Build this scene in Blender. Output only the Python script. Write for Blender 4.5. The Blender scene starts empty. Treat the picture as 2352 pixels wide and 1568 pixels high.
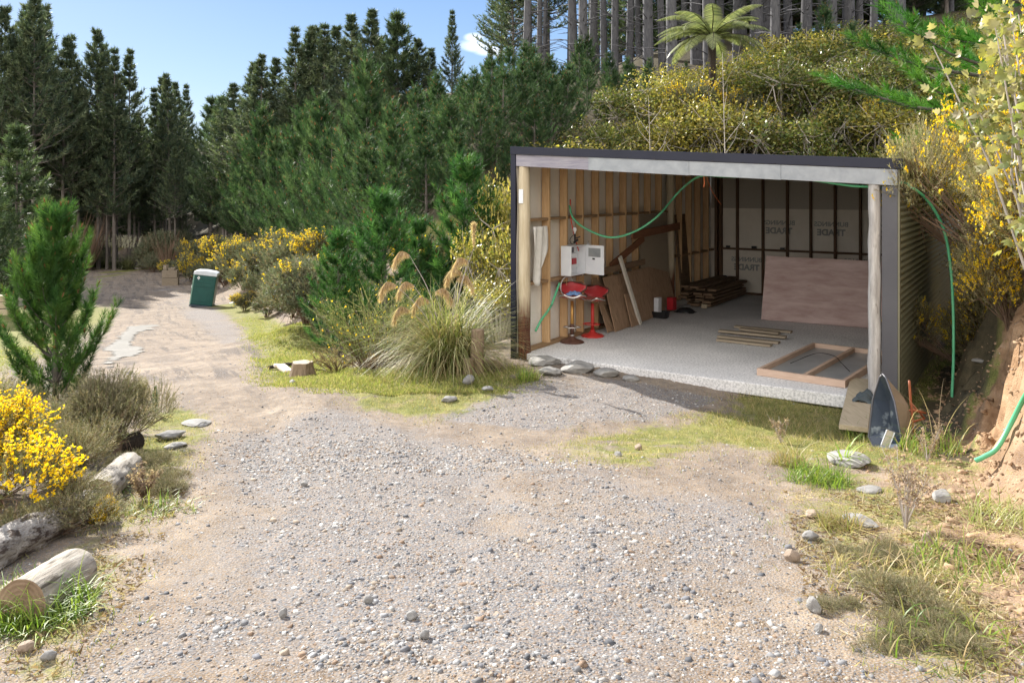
import bpy, math, random
import numpy as np
from mathutils import Vector, Matrix
PI = math.pi
SC = bpy.context.scene
COL = SC.collection
F = 1850.0; CX = 1176.0; HY = 432.0          # pinhole geometry of the place survey (units of a 2352 px wide picture)
rng = np.random.default_rng(7)
random.seed(7)
SLAB = -2.6

# ------------------------------------------------------------------ noise + terrain
def _hash(i, j, s):
    n = (i * 374761393 + j * 668265263 + s * 1442695041) & 0xffffffff
    n = ((n ^ (n >> 13)) * 1274126177) & 0xffffffff
    return ((n ^ (n >> 16)) & 0xffff) / 65535.0
def vnoise(x, y, s=0):
    x = np.asarray(x, float); y = np.asarray(y, float)
    xi = np.floor(x).astype(np.int64); yi = np.floor(y).astype(np.int64)
    fx = x - xi; fy = y - yi
    fx = fx * fx * (3 - 2 * fx); fy = fy * fy * (3 - 2 * fy)
    a = _hash(xi, yi, s); b = _hash(xi + 1, yi, s); c = _hash(xi, yi + 1, s); d = _hash(xi + 1, yi + 1, s)
    return (a * (1 - fx) + b * fx) * (1 - fy) + (c * (1 - fx) + d * fx) * fy
def fbm(x, y, o=4, s=0):
    t = 0; a = .5; tot = 0
    for k in range(o):
        t = t + a * vnoise(x, y, s + k * 17); tot += a; a *= .5; x = x * 2.03 + 3.1; y = y * 2.03 + 1.7
    return t / tot - .5
def sstep(a, b, x):
    t = np.clip((np.asarray(x, float) - a) / (b - a), 0, 1); return t * t * (3 - 2 * t)

AA = math.atan2(-.547, .837)
SO = (.05, 12.79)                    # outer front left corner of the shed on its slab
UX, UY = math.cos(AA), math.sin(AA)
VX, VY = -UY, UX
SW, SD = 5.5, 9.1
FOOT = [(1.9, -8, .1), (2.3, 2.0, .1), (3.0, 4.4, .25), (4.15, 7.4, 1), (5.25, 9.8, 1), (7.3, 12.8, 1), (10.9, 16.6, .8), (13.0, 20.2, .3),
        (9.6, 22.6, .2), (5, 23.6, .2), (.8, 21, .1), (-3, 18.5, .1), (-6, 25, .1), (-12.9, 43, .1), (-24, 66, .1), (-47, 106, .1), (-90, 150, 0)]
_poly = [(p[0], p[1]) for p in FOOT] + [(-90, 700), (700, 700), (700, -60), (1.9, -60)]
def pip(x, y, poly):
    ins = np.zeros(x.shape, bool); n = len(poly)
    for i in range(n):
        x1, y1 = poly[i]; x2, y2 = poly[(i + 1) % n]
        if y1 == y2: continue
        c = ((y1 > y) != (y2 > y)) & (x < (x2 - x1) * (y - y1) / (y2 - y1) + x1)
        ins ^= c
    return ins
def footdist(x, y):
    best = np.full(x.shape, 1e9); bb = np.zeros(x.shape)
    for (x1, y1, b1), (x2, y2, b2) in zip(FOOT[:-1], FOOT[1:]):
        dx, dy = x2 - x1, y2 - y1
        t = np.clip(((x - x1) * dx + (y - y1) * dy) / (dx * dx + dy * dy), 0, 1)
        d = np.hypot(x - x1 - t * dx, y - y1 - t * dy)
        m = d < best
        best = np.where(m, d, best); bb = np.where(m, b1 + (b2 - b1) * t, bb)
    return np.where(pip(x, y, _poly), best, -best), bb
RY = [-60, 0, 3, 6.5, 9, 12, 16, 20, 30, 40, 52, 70, 90, 110, 180, 230, 330, 800]
RZ = [-1.2, -1.55, -1.82, -2.22, -2.6, -2.88, -3.4, -4.0, -5.3, -6.4, -7.5, -8.4, -9.1, -9.8, -10, -6, 17, 30]
PY = [-60, 0, 3, 6.5, 8.7, 10, 30, 60, 800]
PZ = [-1.2, -1.55, -1.82, -2.3, -2.60, -2.66, -2.8, -2.8, 8]
def zt(x, y, detail=True):
    x = np.asarray(x, float); y = np.asarray(y, float)
    zr = np.interp(y, RY, RZ); zp = np.interp(y, PY, PZ)
    uu = (x - SO[0]) * UX + (y - SO[1]) * UY
    w = sstep(-3.2, -.4, uu + .25 * fbm(x * .8, y * .8, 2, 5))
    zp = zp - .075 * sstep(1, 4.5, uu) * sstep(6.8, 8.6, y) * sstep(16, 11, y)
    w = np.maximum(w, sstep(-9, -1, x) * sstep(16.5, 21.5, y))
    z = zr * (1 - w) + zp * w
    z = z - .18 * sstep(3.2, 7, -x - .12 * y) * sstep(4, 9, y)
    d, b = footdist(x, y)
    if detail:
        d = d + b * (.7 * fbm(x * 1.1, y * 1.1, 3, 11) + .55 * fbm(x * 3.5, y * 3.5, 4, 12)) * sstep(-1.2, .2, d)
    dd = np.maximum(d, 0)
    hill = .80 * np.minimum(dd, 7.5) + .22 * np.clip(dd - 7.5, 0, 12) + .3 * np.clip(dd - 19.5, 0, 20) + .05 * np.maximum(dd - 39.5, 0)
    hr = 1.2 * np.minimum(dd, 4) + .36 * np.clip(dd - 4, 0, 30) + .05 * np.maximum(dd - 34, 0)
    hw = sstep(-4, 1, x) * sstep(16, 20, y) * sstep(60, 45, y); hill = hill * (1 - hw) + hr * hw
    hill = hill * sstep(0, 1.6, dd + .3) 
    bank = 1.25 * sstep(0, .75, dd) + .33 * np.minimum(dd, 25) + .1 * np.maximum(dd - 25, 0)
    z = z + hill * (1 - b) + bank * b
    if detail:
        z = z + .10 * fbm(x * .35, y * .35, 3, 1) + .05 * fbm(x * 1.7, y * 1.7, 3, 2) * sstep(60, 20, y) + .03 * fbm(x * 7, y * 7, 3, 4) * sstep(20, 10, y) + .22 * b * fbm(x * 6, y * 6, 3, 8) * sstep(-.3, .3, d) * sstep(2.5, 1.2, d)
        z = z + .6 * fbm(x * .15, y * .15, 3, 3) * sstep(2, 12, dd)
        # wheel ruts on the road
        ac = x * .9 + y * .43; z = z + (.07 * fbm(ac * 1.6 + .5 * fbm(x * .2, y * .2, 2, 44), (y * .9 - x * .43) * .06, 4, 45)) * sstep(7, 10, y) * sstep(70, 50, y) * sstep(.5, -1.5, d)
        rc = -1.0 - .30 * (y - 6)
        for o in (-.85, .75):
            z = z - .035 * np.exp(-((x - rc - o + .3 * fbm(x * 0, y * .3, 2, 9)) / .22) ** 2) * sstep(3, 7, y) * sstep(60, 30, y)
    # keep the ground clear of the slab
    vv = (x - SO[0]) * VX + (y - SO[1]) * VY
    ins = sstep(-.02, .14, uu) * sstep(SW + .02, SW - .14, uu) * sstep(-.01, .13, vv) * sstep(SD + .3, SD - .1, vv)
    return z * (1 - ins) + ins * np.minimum(z, -2.8)
def zt1(x, y): return float(zt(np.array([x]), np.array([y]))[0])
def G(px, py):
    """ground point seen in that direction"""
    Y = np.concatenate([np.arange(1.5, 30, .02), np.arange(30, 320, .1)])
    X = (px - CX) / F * Y; Z = (HY - py) / F * Y
    t = zt(X, Y); k = np.argmax(Z <= t)
    return Vector((X[k], Y[k], t[k]))
def at(px, py, Y): return Vector(((px - CX) / F * Y, Y, (HY - py) / F * Y))
def SL(u, v, z=0): return Vector((SO[0] + u * UX + v * VX, SO[1] + u * UY + v * VY, SLAB + z))
def toL(p):
    x, y = p[0] - SO[0], p[1] - SO[1]
    return Vector((x * UX + y * UY, x * VX + y * VY, p[2] - SLAB))
def Ls(px, py, z=0):
    """shed coordinates of the point at height z over the slab seen in that direction"""
    Y = -(SLAB + z) * F / (py - HY); return toL(((px - CX) / F * Y, Y, SLAB + z))
def Lu(px, py, u0):
    r = (px - CX) / F; Y = None
    # X=SO0+u0*UX+v*VX ; Y=SO1+u0*UY+v*VY ; X=r*Y
    v = (r * (SO[1] + u0 * UY) - SO[0] - u0 * UX) / (VX - r * VY)
    Y = SO[1] + u0 * UY + v * VY
    return Vector((u0, v, (HY - py) / F * Y - SLAB))
def Lv(px, py, v0):
    r = (px - CX) / F
    u = (r * (SO[1] + v0 * VY) - SO[0] - v0 * VX) / (UX - r * UY)
    Y = SO[1] + u * UY + v0 * VY
    return Vector((u, v0, (HY - py) / F * Y - SLAB))

# ------------------------------------------------------------------ materials
def newmat(name):
    m = bpy.data.materials.new(name); m.use_nodes = True
    nt = m.node_tree; nt.nodes.clear()
    o = nt.nodes.new('ShaderNodeOutputMaterial'); b = nt.nodes.new('ShaderNodeBsdfPrincipled')
    nt.links.new(b.outputs[0], o.inputs[0])
    return m, nt, b, o
def N(nt, t, **k):
    n = nt.nodes.new(t)
    for a, v in k.items(): setattr(n, a, v)
    return n
def ramp(nt, src, stops):
    r = N(nt, 'ShaderNodeValToRGB'); e = r.color_ramp.elements
    while len(e) > 1: e.remove(e[0])
    e[0].position = stops[0][0]; e[0].color = (*stops[0][1], 1)
    for p, c in stops[1:]:
        q = e.new(p); q.color = (*c, 1)
    nt.links.new(src, r.inputs[0]); return r.outputs[0]
def mixc(nt, f, a, b, mode='MIX'):
    m = N(nt, 'ShaderNodeMix', data_type='RGBA', blend_type=mode)
    for sock, v in ((0, f), (6, a), (7, b)):
        if hasattr(v, 'is_linked') or hasattr(v, 'links'): nt.links.new(v, m.inputs[sock])
        else: m.inputs[sock].default_value = v if sock == 0 else (*v, 1)
    return m.outputs[2]
def noise(nt, vec, scale, detail=4, rough=.6, dist=0):
    n = N(nt, 'ShaderNodeTexNoise'); n.inputs['Scale'].default_value = scale; n.inputs['Detail'].default_value = detail
    n.inputs['Roughness'].default_value = rough; n.inputs['Distortion'].default_value = dist
    if vec is not None: nt.links.new(vec, n.inputs[0])
    return n.outputs[0]
def coords(nt, scale=(1, 1, 1), kind='Object'):
    t = N(nt, 'ShaderNodeTexCoord'); m = N(nt, 'ShaderNodeMapping'); m.inputs['Scale'].default_value = scale
    nt.links.new(t.outputs[kind], m.inputs[0]); return m.outputs[0]
def bumpn(nt, b, h, strength=.4, dist=.01):
    n = N(nt, 'ShaderNodeBump'); n.inputs['Strength'].default_value = strength; n.inputs['Distance'].default_value = dist
    nt.links.new(h, n.inputs['Height']); nt.links.new(n.outputs[0], b.inputs['Normal'])
def surf(name, c1, c2, scale=6, rough=.7, bump=.3, stretch=(1, 1, 1), metal=0, detail=5, spots=None, bdist=.004, spec=.4):
    m, nt, b, o = newmat(name)
    v = coords(nt, stretch)
    n1 = noise(nt, v, scale, detail, .65, .3)
    c = ramp(nt, n1, [(.3, c1), (.7, c2)])
    if spots:
        n2 = noise(nt, v, scale * spots[1], 3, .6)
        f = ramp(nt, n2, [(spots[2], (0, 0, 0)), (spots[2] + .08, (1, 1, 1))])
        c = mixc(nt, f, c, spots[0])
    nt.links.new(c, b.inputs['Base Color'])
    b.inputs['Roughness'].default_value = rough; b.inputs['Metallic'].default_value = metal
    b.inputs['Specular IOR Level'].default_value = spec
    if bump: bumpn(nt, b, n1, bump, bdist)
    return m
def wood(name, c1, c2, axis=2, rough=.75, scale=7, spots=None):
    st = [6, 6, 6]; st[axis] = .5
    return surf(name, c1, c2, scale, rough, .35, tuple(st), spots=spots, bdist=.003)
def leafmat(name, rough=.5, trans=.35, gain=(1, 1, 1), spec=.35):
    m, nt, b, o = newmat(name)
    a = N(nt, 'ShaderNodeAttribute', attribute_name='Col')
    c = a.outputs['Color']
    if gain != (1, 1, 1): c = mixc(nt, 1.0, c, gain, 'MULTIPLY')
    nt.links.new(c, b.inputs['Base Color']); b.inputs['Roughness'].default_value = rough
    b.inputs['Specular IOR Level'].default_value = spec
    t = N(nt, 'ShaderNodeBsdfTranslucent'); nt.links.new(mixc(nt, 1.0, c, (1.25, 1.3, .8), 'MULTIPLY'), t.inputs[0])
    mx = N(nt, 'ShaderNodeMixShader'); mx.inputs[0].default_value = trans
    nt.links.new(b.outputs[0], mx.inputs[1]); nt.links.new(t.outputs[0], mx.inputs[2]); nt.links.new(mx.outputs[0], o.inputs[0])
    return m
def attrmat(name, rough=.85, bump=.3, bscale=60):
    m, nt, b, o = newmat(name)
    a = N(nt, 'ShaderNodeAttribute', attribute_name='Col')
    v = coords(nt); n1 = noise(nt, v, bscale, 4)
    c = mixc(nt, 1.0, a.outputs['Color'], ramp(nt, n1, [(.3, (.72, .72, .72)), (.7, (1.15, 1.15, 1.15))]), 'MULTIPLY')
    nt.links.new(c, b.inputs['Base Color']); b.inputs['Roughness'].default_value = rough
    bumpn(nt, b, n1, bump, .004)
    return m
M = {}

# ------------------------------------------------------------------ mesh building
class MB:
    def __init__(s): s.v = []; s.f = []; s.mi = []; s.n = 0; s.cur = 0
    def add(s, vs, fs, mi=None):
        s.v += [tuple(p) for p in vs]
        for f in fs: s.f.append([i + s.n for i in f]); s.mi.append(s.cur if mi is None else mi)
        s.n += len(vs); return s
    def box(s, a, b, R=None, o=(0, 0, 0), mi=None):
        (x0, y0, z0), (x1, y1, z1) = a, b
        vs = [Vector(p) for p in ((x0, y0, z0), (x1, y0, z0), (x1, y1, z0), (x0, y1, z0), (x0, y0, z1), (x1, y0, z1), (x1, y1, z1), (x0, y1, z1))]
        if R is not None: vs = [R @ p for p in vs]
        vs = [p + Vector(o) for p in vs]
        return s.add(vs, [(0, 3, 2, 1), (4, 5, 6, 7), (0, 1, 5, 4), (1, 2, 6, 5), (2, 3, 7, 6), (3, 0, 4, 7)], mi)
    def bar(s, p, q, w, t, up=(0, 0, 1), mi=None):
        """rectangular bar from p to q, w across, t along up"""
        p = Vector(p); q = Vector(q); d = (q - p); L = d.length; d.normalize()
        up = Vector(up); sd = d.cross(up)
        if sd.length < 1e-5: sd = d.cross(Vector((1, 0, 0)))
        sd.normalize(); u2 = sd.cross(d).normalized()
        R = Matrix((sd, d, u2)).transposed()
        return s.box((-w / 2, 0, -t / 2), (w / 2, L, t / 2), R, p, mi)
    def tube(s, pts, r, n=10, cap=True, mi=None):
        pts = [Vector(p) for p in pts]; m = len(pts)
        rs = r if hasattr(r, '__len__') else [r] * m
        ref = None; vs = []
        for i, p in enumerate(pts):
            t = (pts[min(i + 1, m - 1)] - pts[max(i - 1, 0)]).normalized()
            if ref is None:
                ref = t.cross(Vector((0, 0, 1)))
                if ref.length < .1: ref = t.cross(Vector((1, 0, 0)))
            ref = (ref - t * ref.dot(t)).normalized(); b = t.cross(ref)
            for k in range(n):
                a = 2 * PI * k / n; vs.append(p + (ref * math.cos(a) + b * math.sin(a)) * rs[i])
        fs = [(i * n + k, i * n + (k + 1) % n, (i + 1) * n + (k + 1) % n, (i + 1) * n + k) for i in range(m - 1) for k in range(n)]
        if cap: fs += [tuple(range(n))[::-1], tuple((m - 1) * n + k for k in range(n))]
        return s.add(vs, fs, mi)
    def lathe(s, prof, n=20, c=(0, 0, 0), mi=None):
        vs = [(c[0] + r * math.cos(2 * PI * k / n), c[1] + r * math.sin(2 * PI * k / n), c[2] + z) for r, z in prof for k in range(n)]
        m = len(prof)
        fs = [(i * n + k, i * n + (k + 1) % n, (i + 1) * n + (k + 1) % n, (i + 1) * n + k) for i in range(m - 1) for k in range(n)]
        fs += [tuple(range(n))[::-1], tuple((m - 1) * n + k for k in range(n))]
        return s.add(vs, fs, mi)
    def prism(s, pts, d, mi=None):
        """planar outline (3d points) extruded by vector d"""
        n = len(pts); d = Vector(d); vs = [Vector(p) for p in pts] + [Vector(p) + d for p in pts]
        fs = [tuple(range(n))[::-1], tuple(range(n, 2 * n))] + [(i, (i + 1) % n, (i + 1) % n + n, i + n) for i in range(n)]
        return s.add(vs, fs, mi)
    def grid(s, P, mi=None):
        h = len(P); w = len(P[0])
        return s.add([p for r in P for p in r], [(i * w + j, i * w + j + 1, (i + 1) * w + j + 1, (i + 1) * w + j) for i in range(h - 1) for j in range(w - 1)], mi)
def mods(o, bevel=0, smooth=False, solid=0, sub=0):
    if smooth:
        for p in o.data.polygons: p.use_smooth = True
    if solid:
        m = o.modifiers.new('s', 'SOLIDIFY'); m.thickness = solid; m.offset = 0
    if sub:
        m = o.modifiers.new('d', 'SUBSURF'); m.levels = m.render_levels = sub
    if bevel:
        m = o.modifiers.new('b', 'BEVEL'); m.width = bevel; m.segments = 2; m.limit_method = 'ANGLE'; m.angle_limit = .6
    return o
def obj(name, mb, mat, parent=None, loc=(0, 0, 0), rz=0, **k):
    me = bpy.data.meshes.new(name)
    me.from_pydata([tuple(v) for v in mb.v], [], mb.f)
    for m in (mat if isinstance(mat, (list, tuple)) else [mat]): me.materials.append(M[m])
    if any(mb.mi): me.polygons.foreach_set('material_index', mb.mi)
    me.validate(); me.update()
    o = bpy.data.objects.new(name, me); COL.objects.link(o)
    if parent is not None: o.parent = parent
    o.location = loc; o.rotation_euler = (0, 0, rz)
    return mods(o, **k)
def npmesh(name, V, Fc, mats, mi=None, C=None, smooth=False):
    """V (n,3), Fc (m,3|4) int, C (n,3)"""
    me = bpy.data.meshes.new(name); V = np.asarray(V, np.float32); Fc = np.asarray(Fc, np.int32); k = Fc.shape[1]
    me.vertices.add(len(V)); me.vertices.foreach_set('co', V.ravel())
    me.loops.add(Fc.size); me.loops.foreach_set('vertex_index', Fc.ravel())
    me.polygons.add(len(Fc)); me.polygons.foreach_set('loop_start', np.arange(len(Fc), dtype=np.int32) * k)
    me.polygons.foreach_set('loop_total', np.full(len(Fc), k, np.int32))
    for m in mats: me.materials.append(M[m])
    if mi is not None: me.polygons.foreach_set('material_index', np.asarray(mi, np.int32))
    if smooth: me.polygons.foreach_set('use_smooth', np.ones(len(Fc), bool))
    me.update(calc_edges=True)
    if C is not None:
        a = me.color_attributes.new('Col', 'FLOAT_COLOR', 'POINT')
        C4 = np.ones((len(V), 4), np.float32); C4[:, :3] = C; a.data.foreach_set('color', C4.ravel())
    return me
def link(name, me, parent=None, loc=(0, 0, 0), rz=0, sc=1):
    o = bpy.data.objects.new(name, me); COL.objects.link(o)
    if parent is not None: o.parent = parent
    o.location = loc; o.rotation_euler = (0, 0, rz); o.scale = (sc,) * 3 if not hasattr(sc, '__len__') else sc
    return o
def tag(o, label=None, cat=None, group=None, kind=None):
    if label: o['label'] = label
    if cat: o['category'] = cat
    if group: o['group'] = group
    if kind: o['kind'] = kind
    return o
def thing(name, label, cat, loc=(0, 0, 0), rz=0, group=None, R=None):
    o = bpy.data.objects.new(name, None); COL.objects.link(o); o.empty_display_size = .2
    o.location = loc; o.rotation_euler = (0, 0, rz) if R is None else R
    return tag(o, label, cat, group)
def inst(root, name_loc, rz=0, sc=1, label=None, group=None):
    """copy a thing with its parts and sub-parts"""
    r = root.copy(); COL.objects.link(r); r.location = name_loc; r.rotation_euler = (0, 0, rz)
    r.scale = (sc,) * 3 if not hasattr(sc, '__len__') else sc
    if label: r['label'] = label
    if group: r['group'] = group
    for ch in list(root.children):
        c = ch.copy(); COL.objects.link(c); c.parent = r
        for g in ch.children:
            d = g.copy(); COL.objects.link(d); d.parent = c
    return r
def curve3(pts, n=12):
    """Catmull-Rom through points"""
    P = [Vector(p) for p in pts]; P = [P[0] * 2 - P[1]] + P + [P[-1] * 2 - P[-2]]; out = []
    for i in range(1, len(P) - 2):
        for k in range(n):
            t = k / n; a, b, c, d = P[i - 1:i + 3]
            out.append(.5 * ((2 * b) + (c - a) * t + (2 * a - 5 * b + 4 * c - d) * t * t + (3 * b - a - 3 * c + d) * t ** 3))
    return out + [P[-2]]
# ------------------------------------------------------------------ camera, sky, sun
cam = bpy.data.cameras.new('camera'); co = bpy.data.objects.new('camera', cam); COL.objects.link(co)
co.location = (0, 0, 0); co.rotation_euler = (PI / 2, 0, 0)
cam.sensor_width = 36; cam.lens = 36 * F / 2352; cam.shift_y = -(784 - HY) / 2352; cam.clip_end = 3000; cam.clip_start = .05
SC.camera = co
SUNH = (-.62, .785); SEL = math.radians(32.5)
az = math.atan2(SUNH[0], SUNH[1])        # clockwise-from-north (+Y) is positive to +X
w = bpy.data.worlds.new('World'); SC.world = w; w.use_nodes = True
nt = w.node_tree; bg = nt.nodes['Background']
sky = N(nt, 'ShaderNodeTexSky', sky_type='NISHITA'); sky.sun_disc = False
sky.sun_elevation = SEL; sky.sun_rotation = az; sky.air_density = 1.0; sky.dust_density = .6; sky.ozone_density = 2.2; sky.altitude = 200
tc = N(nt, 'ShaderNodeTexCoord')
mp = N(nt, 'ShaderNodeMapping'); mp.inputs['Scale'].default_value = (1, 1, 2.2); nt.links.new(tc.outputs['Generated'], mp.inputs[0])
cn = noise(nt, mp.outputs[0], 9, 6, .6, .4)
def blob(px, py, sx, sy):
    d = Vector(((px - CX) / F, 1, (HY - py) / F)).normalized()
    s = N(nt, 'ShaderNodeVectorMath', operation='SUBTRACT'); nt.links.new(tc.outputs['Generated'], s.inputs[0]); s.inputs[1].default_value = d
    m = N(nt, 'ShaderNodeVectorMath', operation='MULTIPLY'); nt.links.new(s.outputs[0], m.inputs[0]); m.inputs[1].default_value = (F / sx, .01, F / sy)
    l = N(nt, 'ShaderNodeVectorMath', operation='LENGTH'); nt.links.new(m.outputs[0], l.inputs[0])
    return l.outputs['Value']
tot = None
for b_ in ((1092, 88, 34, 15), (1135, 115, 62, 19), (1105, 104, 60, 22)):
    l = blob(*b_)
    a = N(nt, 'ShaderNodeMath', operation='SUBTRACT'); a.use_clamp = True; a.inputs[0].default_value = 1; nt.links.new(l, a.inputs[1])
    if tot is None: tot = a.outputs[0]
    else:
        x = N(nt, 'ShaderNodeMath', operation='MAXIMUM'); nt.links.new(tot, x.inputs[0]); nt.links.new(a.outputs[0], x.inputs[1]); tot = x.outputs[0]
mm = N(nt, 'ShaderNodeMath', operation='MULTIPLY'); nt.links.new(tot, mm.inputs[0]); nt.links.new(ramp(nt, cn, [(.35, (.3, .3, .3)), (.6, (1.6, 1.6, 1.6))]), mm.inputs[1])
fac = ramp(nt, mm.outputs[0], [(.1, (0, 0, 0)), (.75, (.8, .8, .8))])
sx = N(nt, 'ShaderNodeSeparateXYZ'); nt.links.new(tc.outputs['Generated'], sx.inputs[0])
grad = ramp(nt, sx.outputs[2], [(0, (.48, .65, .88)), (.12, (.31, .50, .82)), (.28, (.16, .33, .68)), (1, (.16, .30, .60))])
gs_ = N(nt, 'ShaderNodeVectorMath', operation='SCALE'); nt.links.new(grad, gs_.inputs[0]); gs_.inputs['Scale'].default_value = 3.3
base0 = mixc(nt, .86, sky.outputs[0], gs_.outputs[0])
# unseen bright cloud added behind the viewer as fill light for the shed
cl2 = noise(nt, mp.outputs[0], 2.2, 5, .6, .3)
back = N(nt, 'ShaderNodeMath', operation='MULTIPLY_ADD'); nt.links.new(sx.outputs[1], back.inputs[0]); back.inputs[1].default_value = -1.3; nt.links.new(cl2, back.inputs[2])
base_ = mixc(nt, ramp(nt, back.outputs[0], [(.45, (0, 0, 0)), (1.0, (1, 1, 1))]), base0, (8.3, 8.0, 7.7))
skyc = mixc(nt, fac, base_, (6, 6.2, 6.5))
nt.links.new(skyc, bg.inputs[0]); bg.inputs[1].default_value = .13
sl = bpy.data.lights.new('sun', 'SUN'); sl.energy = 5.0; sl.angle = math.radians(.53); sl.color = (1, .95, .87)
so = bpy.data.objects.new('sun', sl); COL.objects.link(so)
dirv = Vector((-SUNH[0] * math.cos(SEL), -SUNH[1] * math.cos(SEL), -math.sin(SEL)))
so.rotation_euler = dirv.to_track_quat('-Z', 'Y').to_euler(); so.location = (-20, 25, 30)
SC.view_settings.view_transform = 'Standard'; SC.view_settings.look = 'None'; SC.view_settings.exposure = 1.28
SC.cycles.diffuse_bounces = 6; SC.cycles.max_bounces = 10; SC.cycles.transmission_bounces = 6
SC.view_settings.gamma = 1

# ------------------------------------------------------------------ materials of the place
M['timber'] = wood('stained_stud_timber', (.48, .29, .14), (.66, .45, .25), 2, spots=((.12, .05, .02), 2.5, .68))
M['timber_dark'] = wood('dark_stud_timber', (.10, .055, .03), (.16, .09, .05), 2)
M['timber_h'] = wood('nog_timber', (.24, .15, .08), (.34, .22, .12), 1)
M['timber_x'] = wood('weathered_board_timber', (.26, .21, .15), (.42, .35, .26), 0, spots=((.10, .08, .06), 2.2, .66))
M['timber_y'] = wood('weathered_plank_timber', (.34, .28, .19), (.50, .42, .30), 1, spots=((.2, .15, .1), 2.0, .7))
M['old_y'] = wood('old_brown_board', (.12, .075, .045), (.26, .17, .10), 1, spots=((.05, .03, .02), 2.2, .64))
M['pine_x'] = wood('pale_frame_pine', (.48, .34, .25), (.62, .46, .36), 0)
M['pine_y'] = wood('pale_frame_pine_side', (.42, .29, .21), (.58, .42, .32), 1)
M['ply'] = wood('brown_plywood', (.30, .19, .12), (.46, .31, .20), 2, scale=3, spots=((.13, .08, .05), 1.5, .62))
M['ply_red'] = surf('reddish_plywood', (.40, .27, .24), (.62, .48, .45), 2.2, .8, .1, (.8, .8, 3.5), detail=7, spots=((.38, .14, .06), 1.6, .74))
M['brown_beam'] = wood('reddish_brown_beam', (.16, .065, .03), (.27, .12, .06), 1)
M['white_batten'] = wood('flaking_white_batten', (.62, .58, .5), (.74, .70, .62), 2, spots=((.2, .16, .12), 2.5, .6))
M['grey_pole'] = surf('weathered_grey_pole', (.30, .28, .27), (.62, .60, .58), 5, .85, .6, (5, 5, .5), spots=((.13, .11, .1), 2.0, .62), bdist=.008)
M['wrap'] = surf('pale_building_wrap', (.72, .65, .54), (.84, .77, .66), 1.6, .55, .5, (1.2, 1.2, 1), detail=6, bdist=.015)
M['wrap_white'] = surf('white_building_wrap', (.72, .69, .63), (.82, .79, .73), 1.2, .5, .5, detail=6, bdist=.015)
M['felt'] = surf('grey_roof_felt', (.38, .34, .29), (.54, .49, .42), 60, .9, .2, detail=3)
M['print'] = surf('grey_wrap_print', (.30, .30, .28), (.37, .37, .34), 9, .7, 0)
M['flash'] = surf('charcoal_steel_flashing', (.010, .012, .028), (.016, .018, .038), 2, .38, .05, spec=.35)
M['flash_grey'] = surf('grey_steel_flashing', (.06, .06, .075), (.09, .09, .105), 1.5, .42, .05, spec=.6)
M['galv'] = surf('galvanised_steel', (.26, .28, .31), (.38, .40, .43), 5, .5, .12, metal=.35, detail=7)
M['lintel_wood'] = wood('blue_grey_lintel_timber', (.22, .21, .27), (.38, .36, .40), 0, spots=((.2, .14, .12), 1.6, .7))
M['iron'] = surf('dark_green_corrugated_steel', (.14, .135, .085), (.19, .18, .115), 3, .38, .05, spec=.7)
M['black'] = surf('black_plastic', (.012, .012, .013), (.025, .025, .027), 8, .4, .1)
M['screw'] = surf('screw_head', (.02, .02, .02), (.05, .04, .03), 8, .5, 0)
M['white_paint'] = surf('white_enamel', (.70, .72, .76), (.80, .82, .84), 5, .35, .03)
M['white_cloth'] = surf('dusty_white_cloth', (.60, .58, .53), (.72, .70, .66), 8, .9, .3)
M['blue_cloth'] = surf('blue_cloth', (.12, .22, .45), (.2, .34, .6), 20, .9, .4)
M['seat_red'] = surf('red_vinyl', (.42, .028, .035), (.52, .05, .055), 7, .42, .1)
M['seat_fade'] = surf('dusty_red_vinyl', (.42, .10, .08), (.50, .17, .13), 9, .6, .2)
M['red_paint'] = surf('red_paint', (.50, .03, .025), (.62, .06, .05), 9, .4, .1)
M['rust_brown'] = surf('rusty_brown_steel', (.07, .03, .022), (.13, .06, .04), 14, .6, .3)
M['brass'] = surf('worn_brass_steel', (.35, .17, .05), (.55, .33, .10), 16, .35, .2, metal=.7)
M['chrome'] = surf('scratched_chrome', (.55, .53, .5), (.75, .73, .7), 20, .25, .1, metal=.9)
M['hose'] = surf('green_garden_hose', (.09, .42, .22), (.14, .50, .27), 5, .35, .05)
M['red_cord'] = surf('red_cord', (.60, .05, .03), (.7, .09, .05), 9, .5, 0)
M['orange_string'] = surf('orange_twine', (.65, .16, .07), (.72, .22, .1), 9, .8, 0)
M['grey_cable'] = surf('grey_cable', (.5, .49, .47), (.6, .59, .57), 9, .5, 0)
M['tin_red'] = surf('dark_red_box', (.36, .012, .02), (.45, .02, .03), 9, .4, .1)
M['roll'] = surf('grey_carpet_roll', (.30, .28, .26), (.38, .36, .33), 40, .95, .4)
M['navy'] = surf('navy_blue_plastic', (.012, .018, .07), (.02, .03, .10), 6, .35, .05)
M['glass_dusty'] = surf('dusty_window_pane', (.22, .24, .25), (.36, .37, .37), 3, .3, .05, spec=.7)
M['concrete'] = None
M['barrow_black'] = surf('scratched_dark_tray', (.045, .06, .09), (.09, .11, .15), 3, .4, .2, spots=((.30, .34, .38), 1.4, .6))
M['barrow_out'] = surf('dull_brown_tray_steel', (.13, .105, .075), (.20, .165, .12), 4, .55, .2)
M['rust_red'] = surf('rusty_orange_tube', (.22, .06, .025), (.34, .11, .05), 12, .6, .3)
M['rubber'] = surf('dusty_rubber', (.03, .028, .026), (.07, .065, .06), 9, .9, .5)
M['toilet_green'] = surf('dark_green_moulded_plastic', (.004, .055, .05), (.007, .075, .065), 2, .38, .05)
M['toilet_edge'] = surf('lit_side_green_plastic', (.14, .27, .22), (.20, .33, .27), 3, .5, .05)  # paler green paints in the sunlight on the toilet's left side
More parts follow.
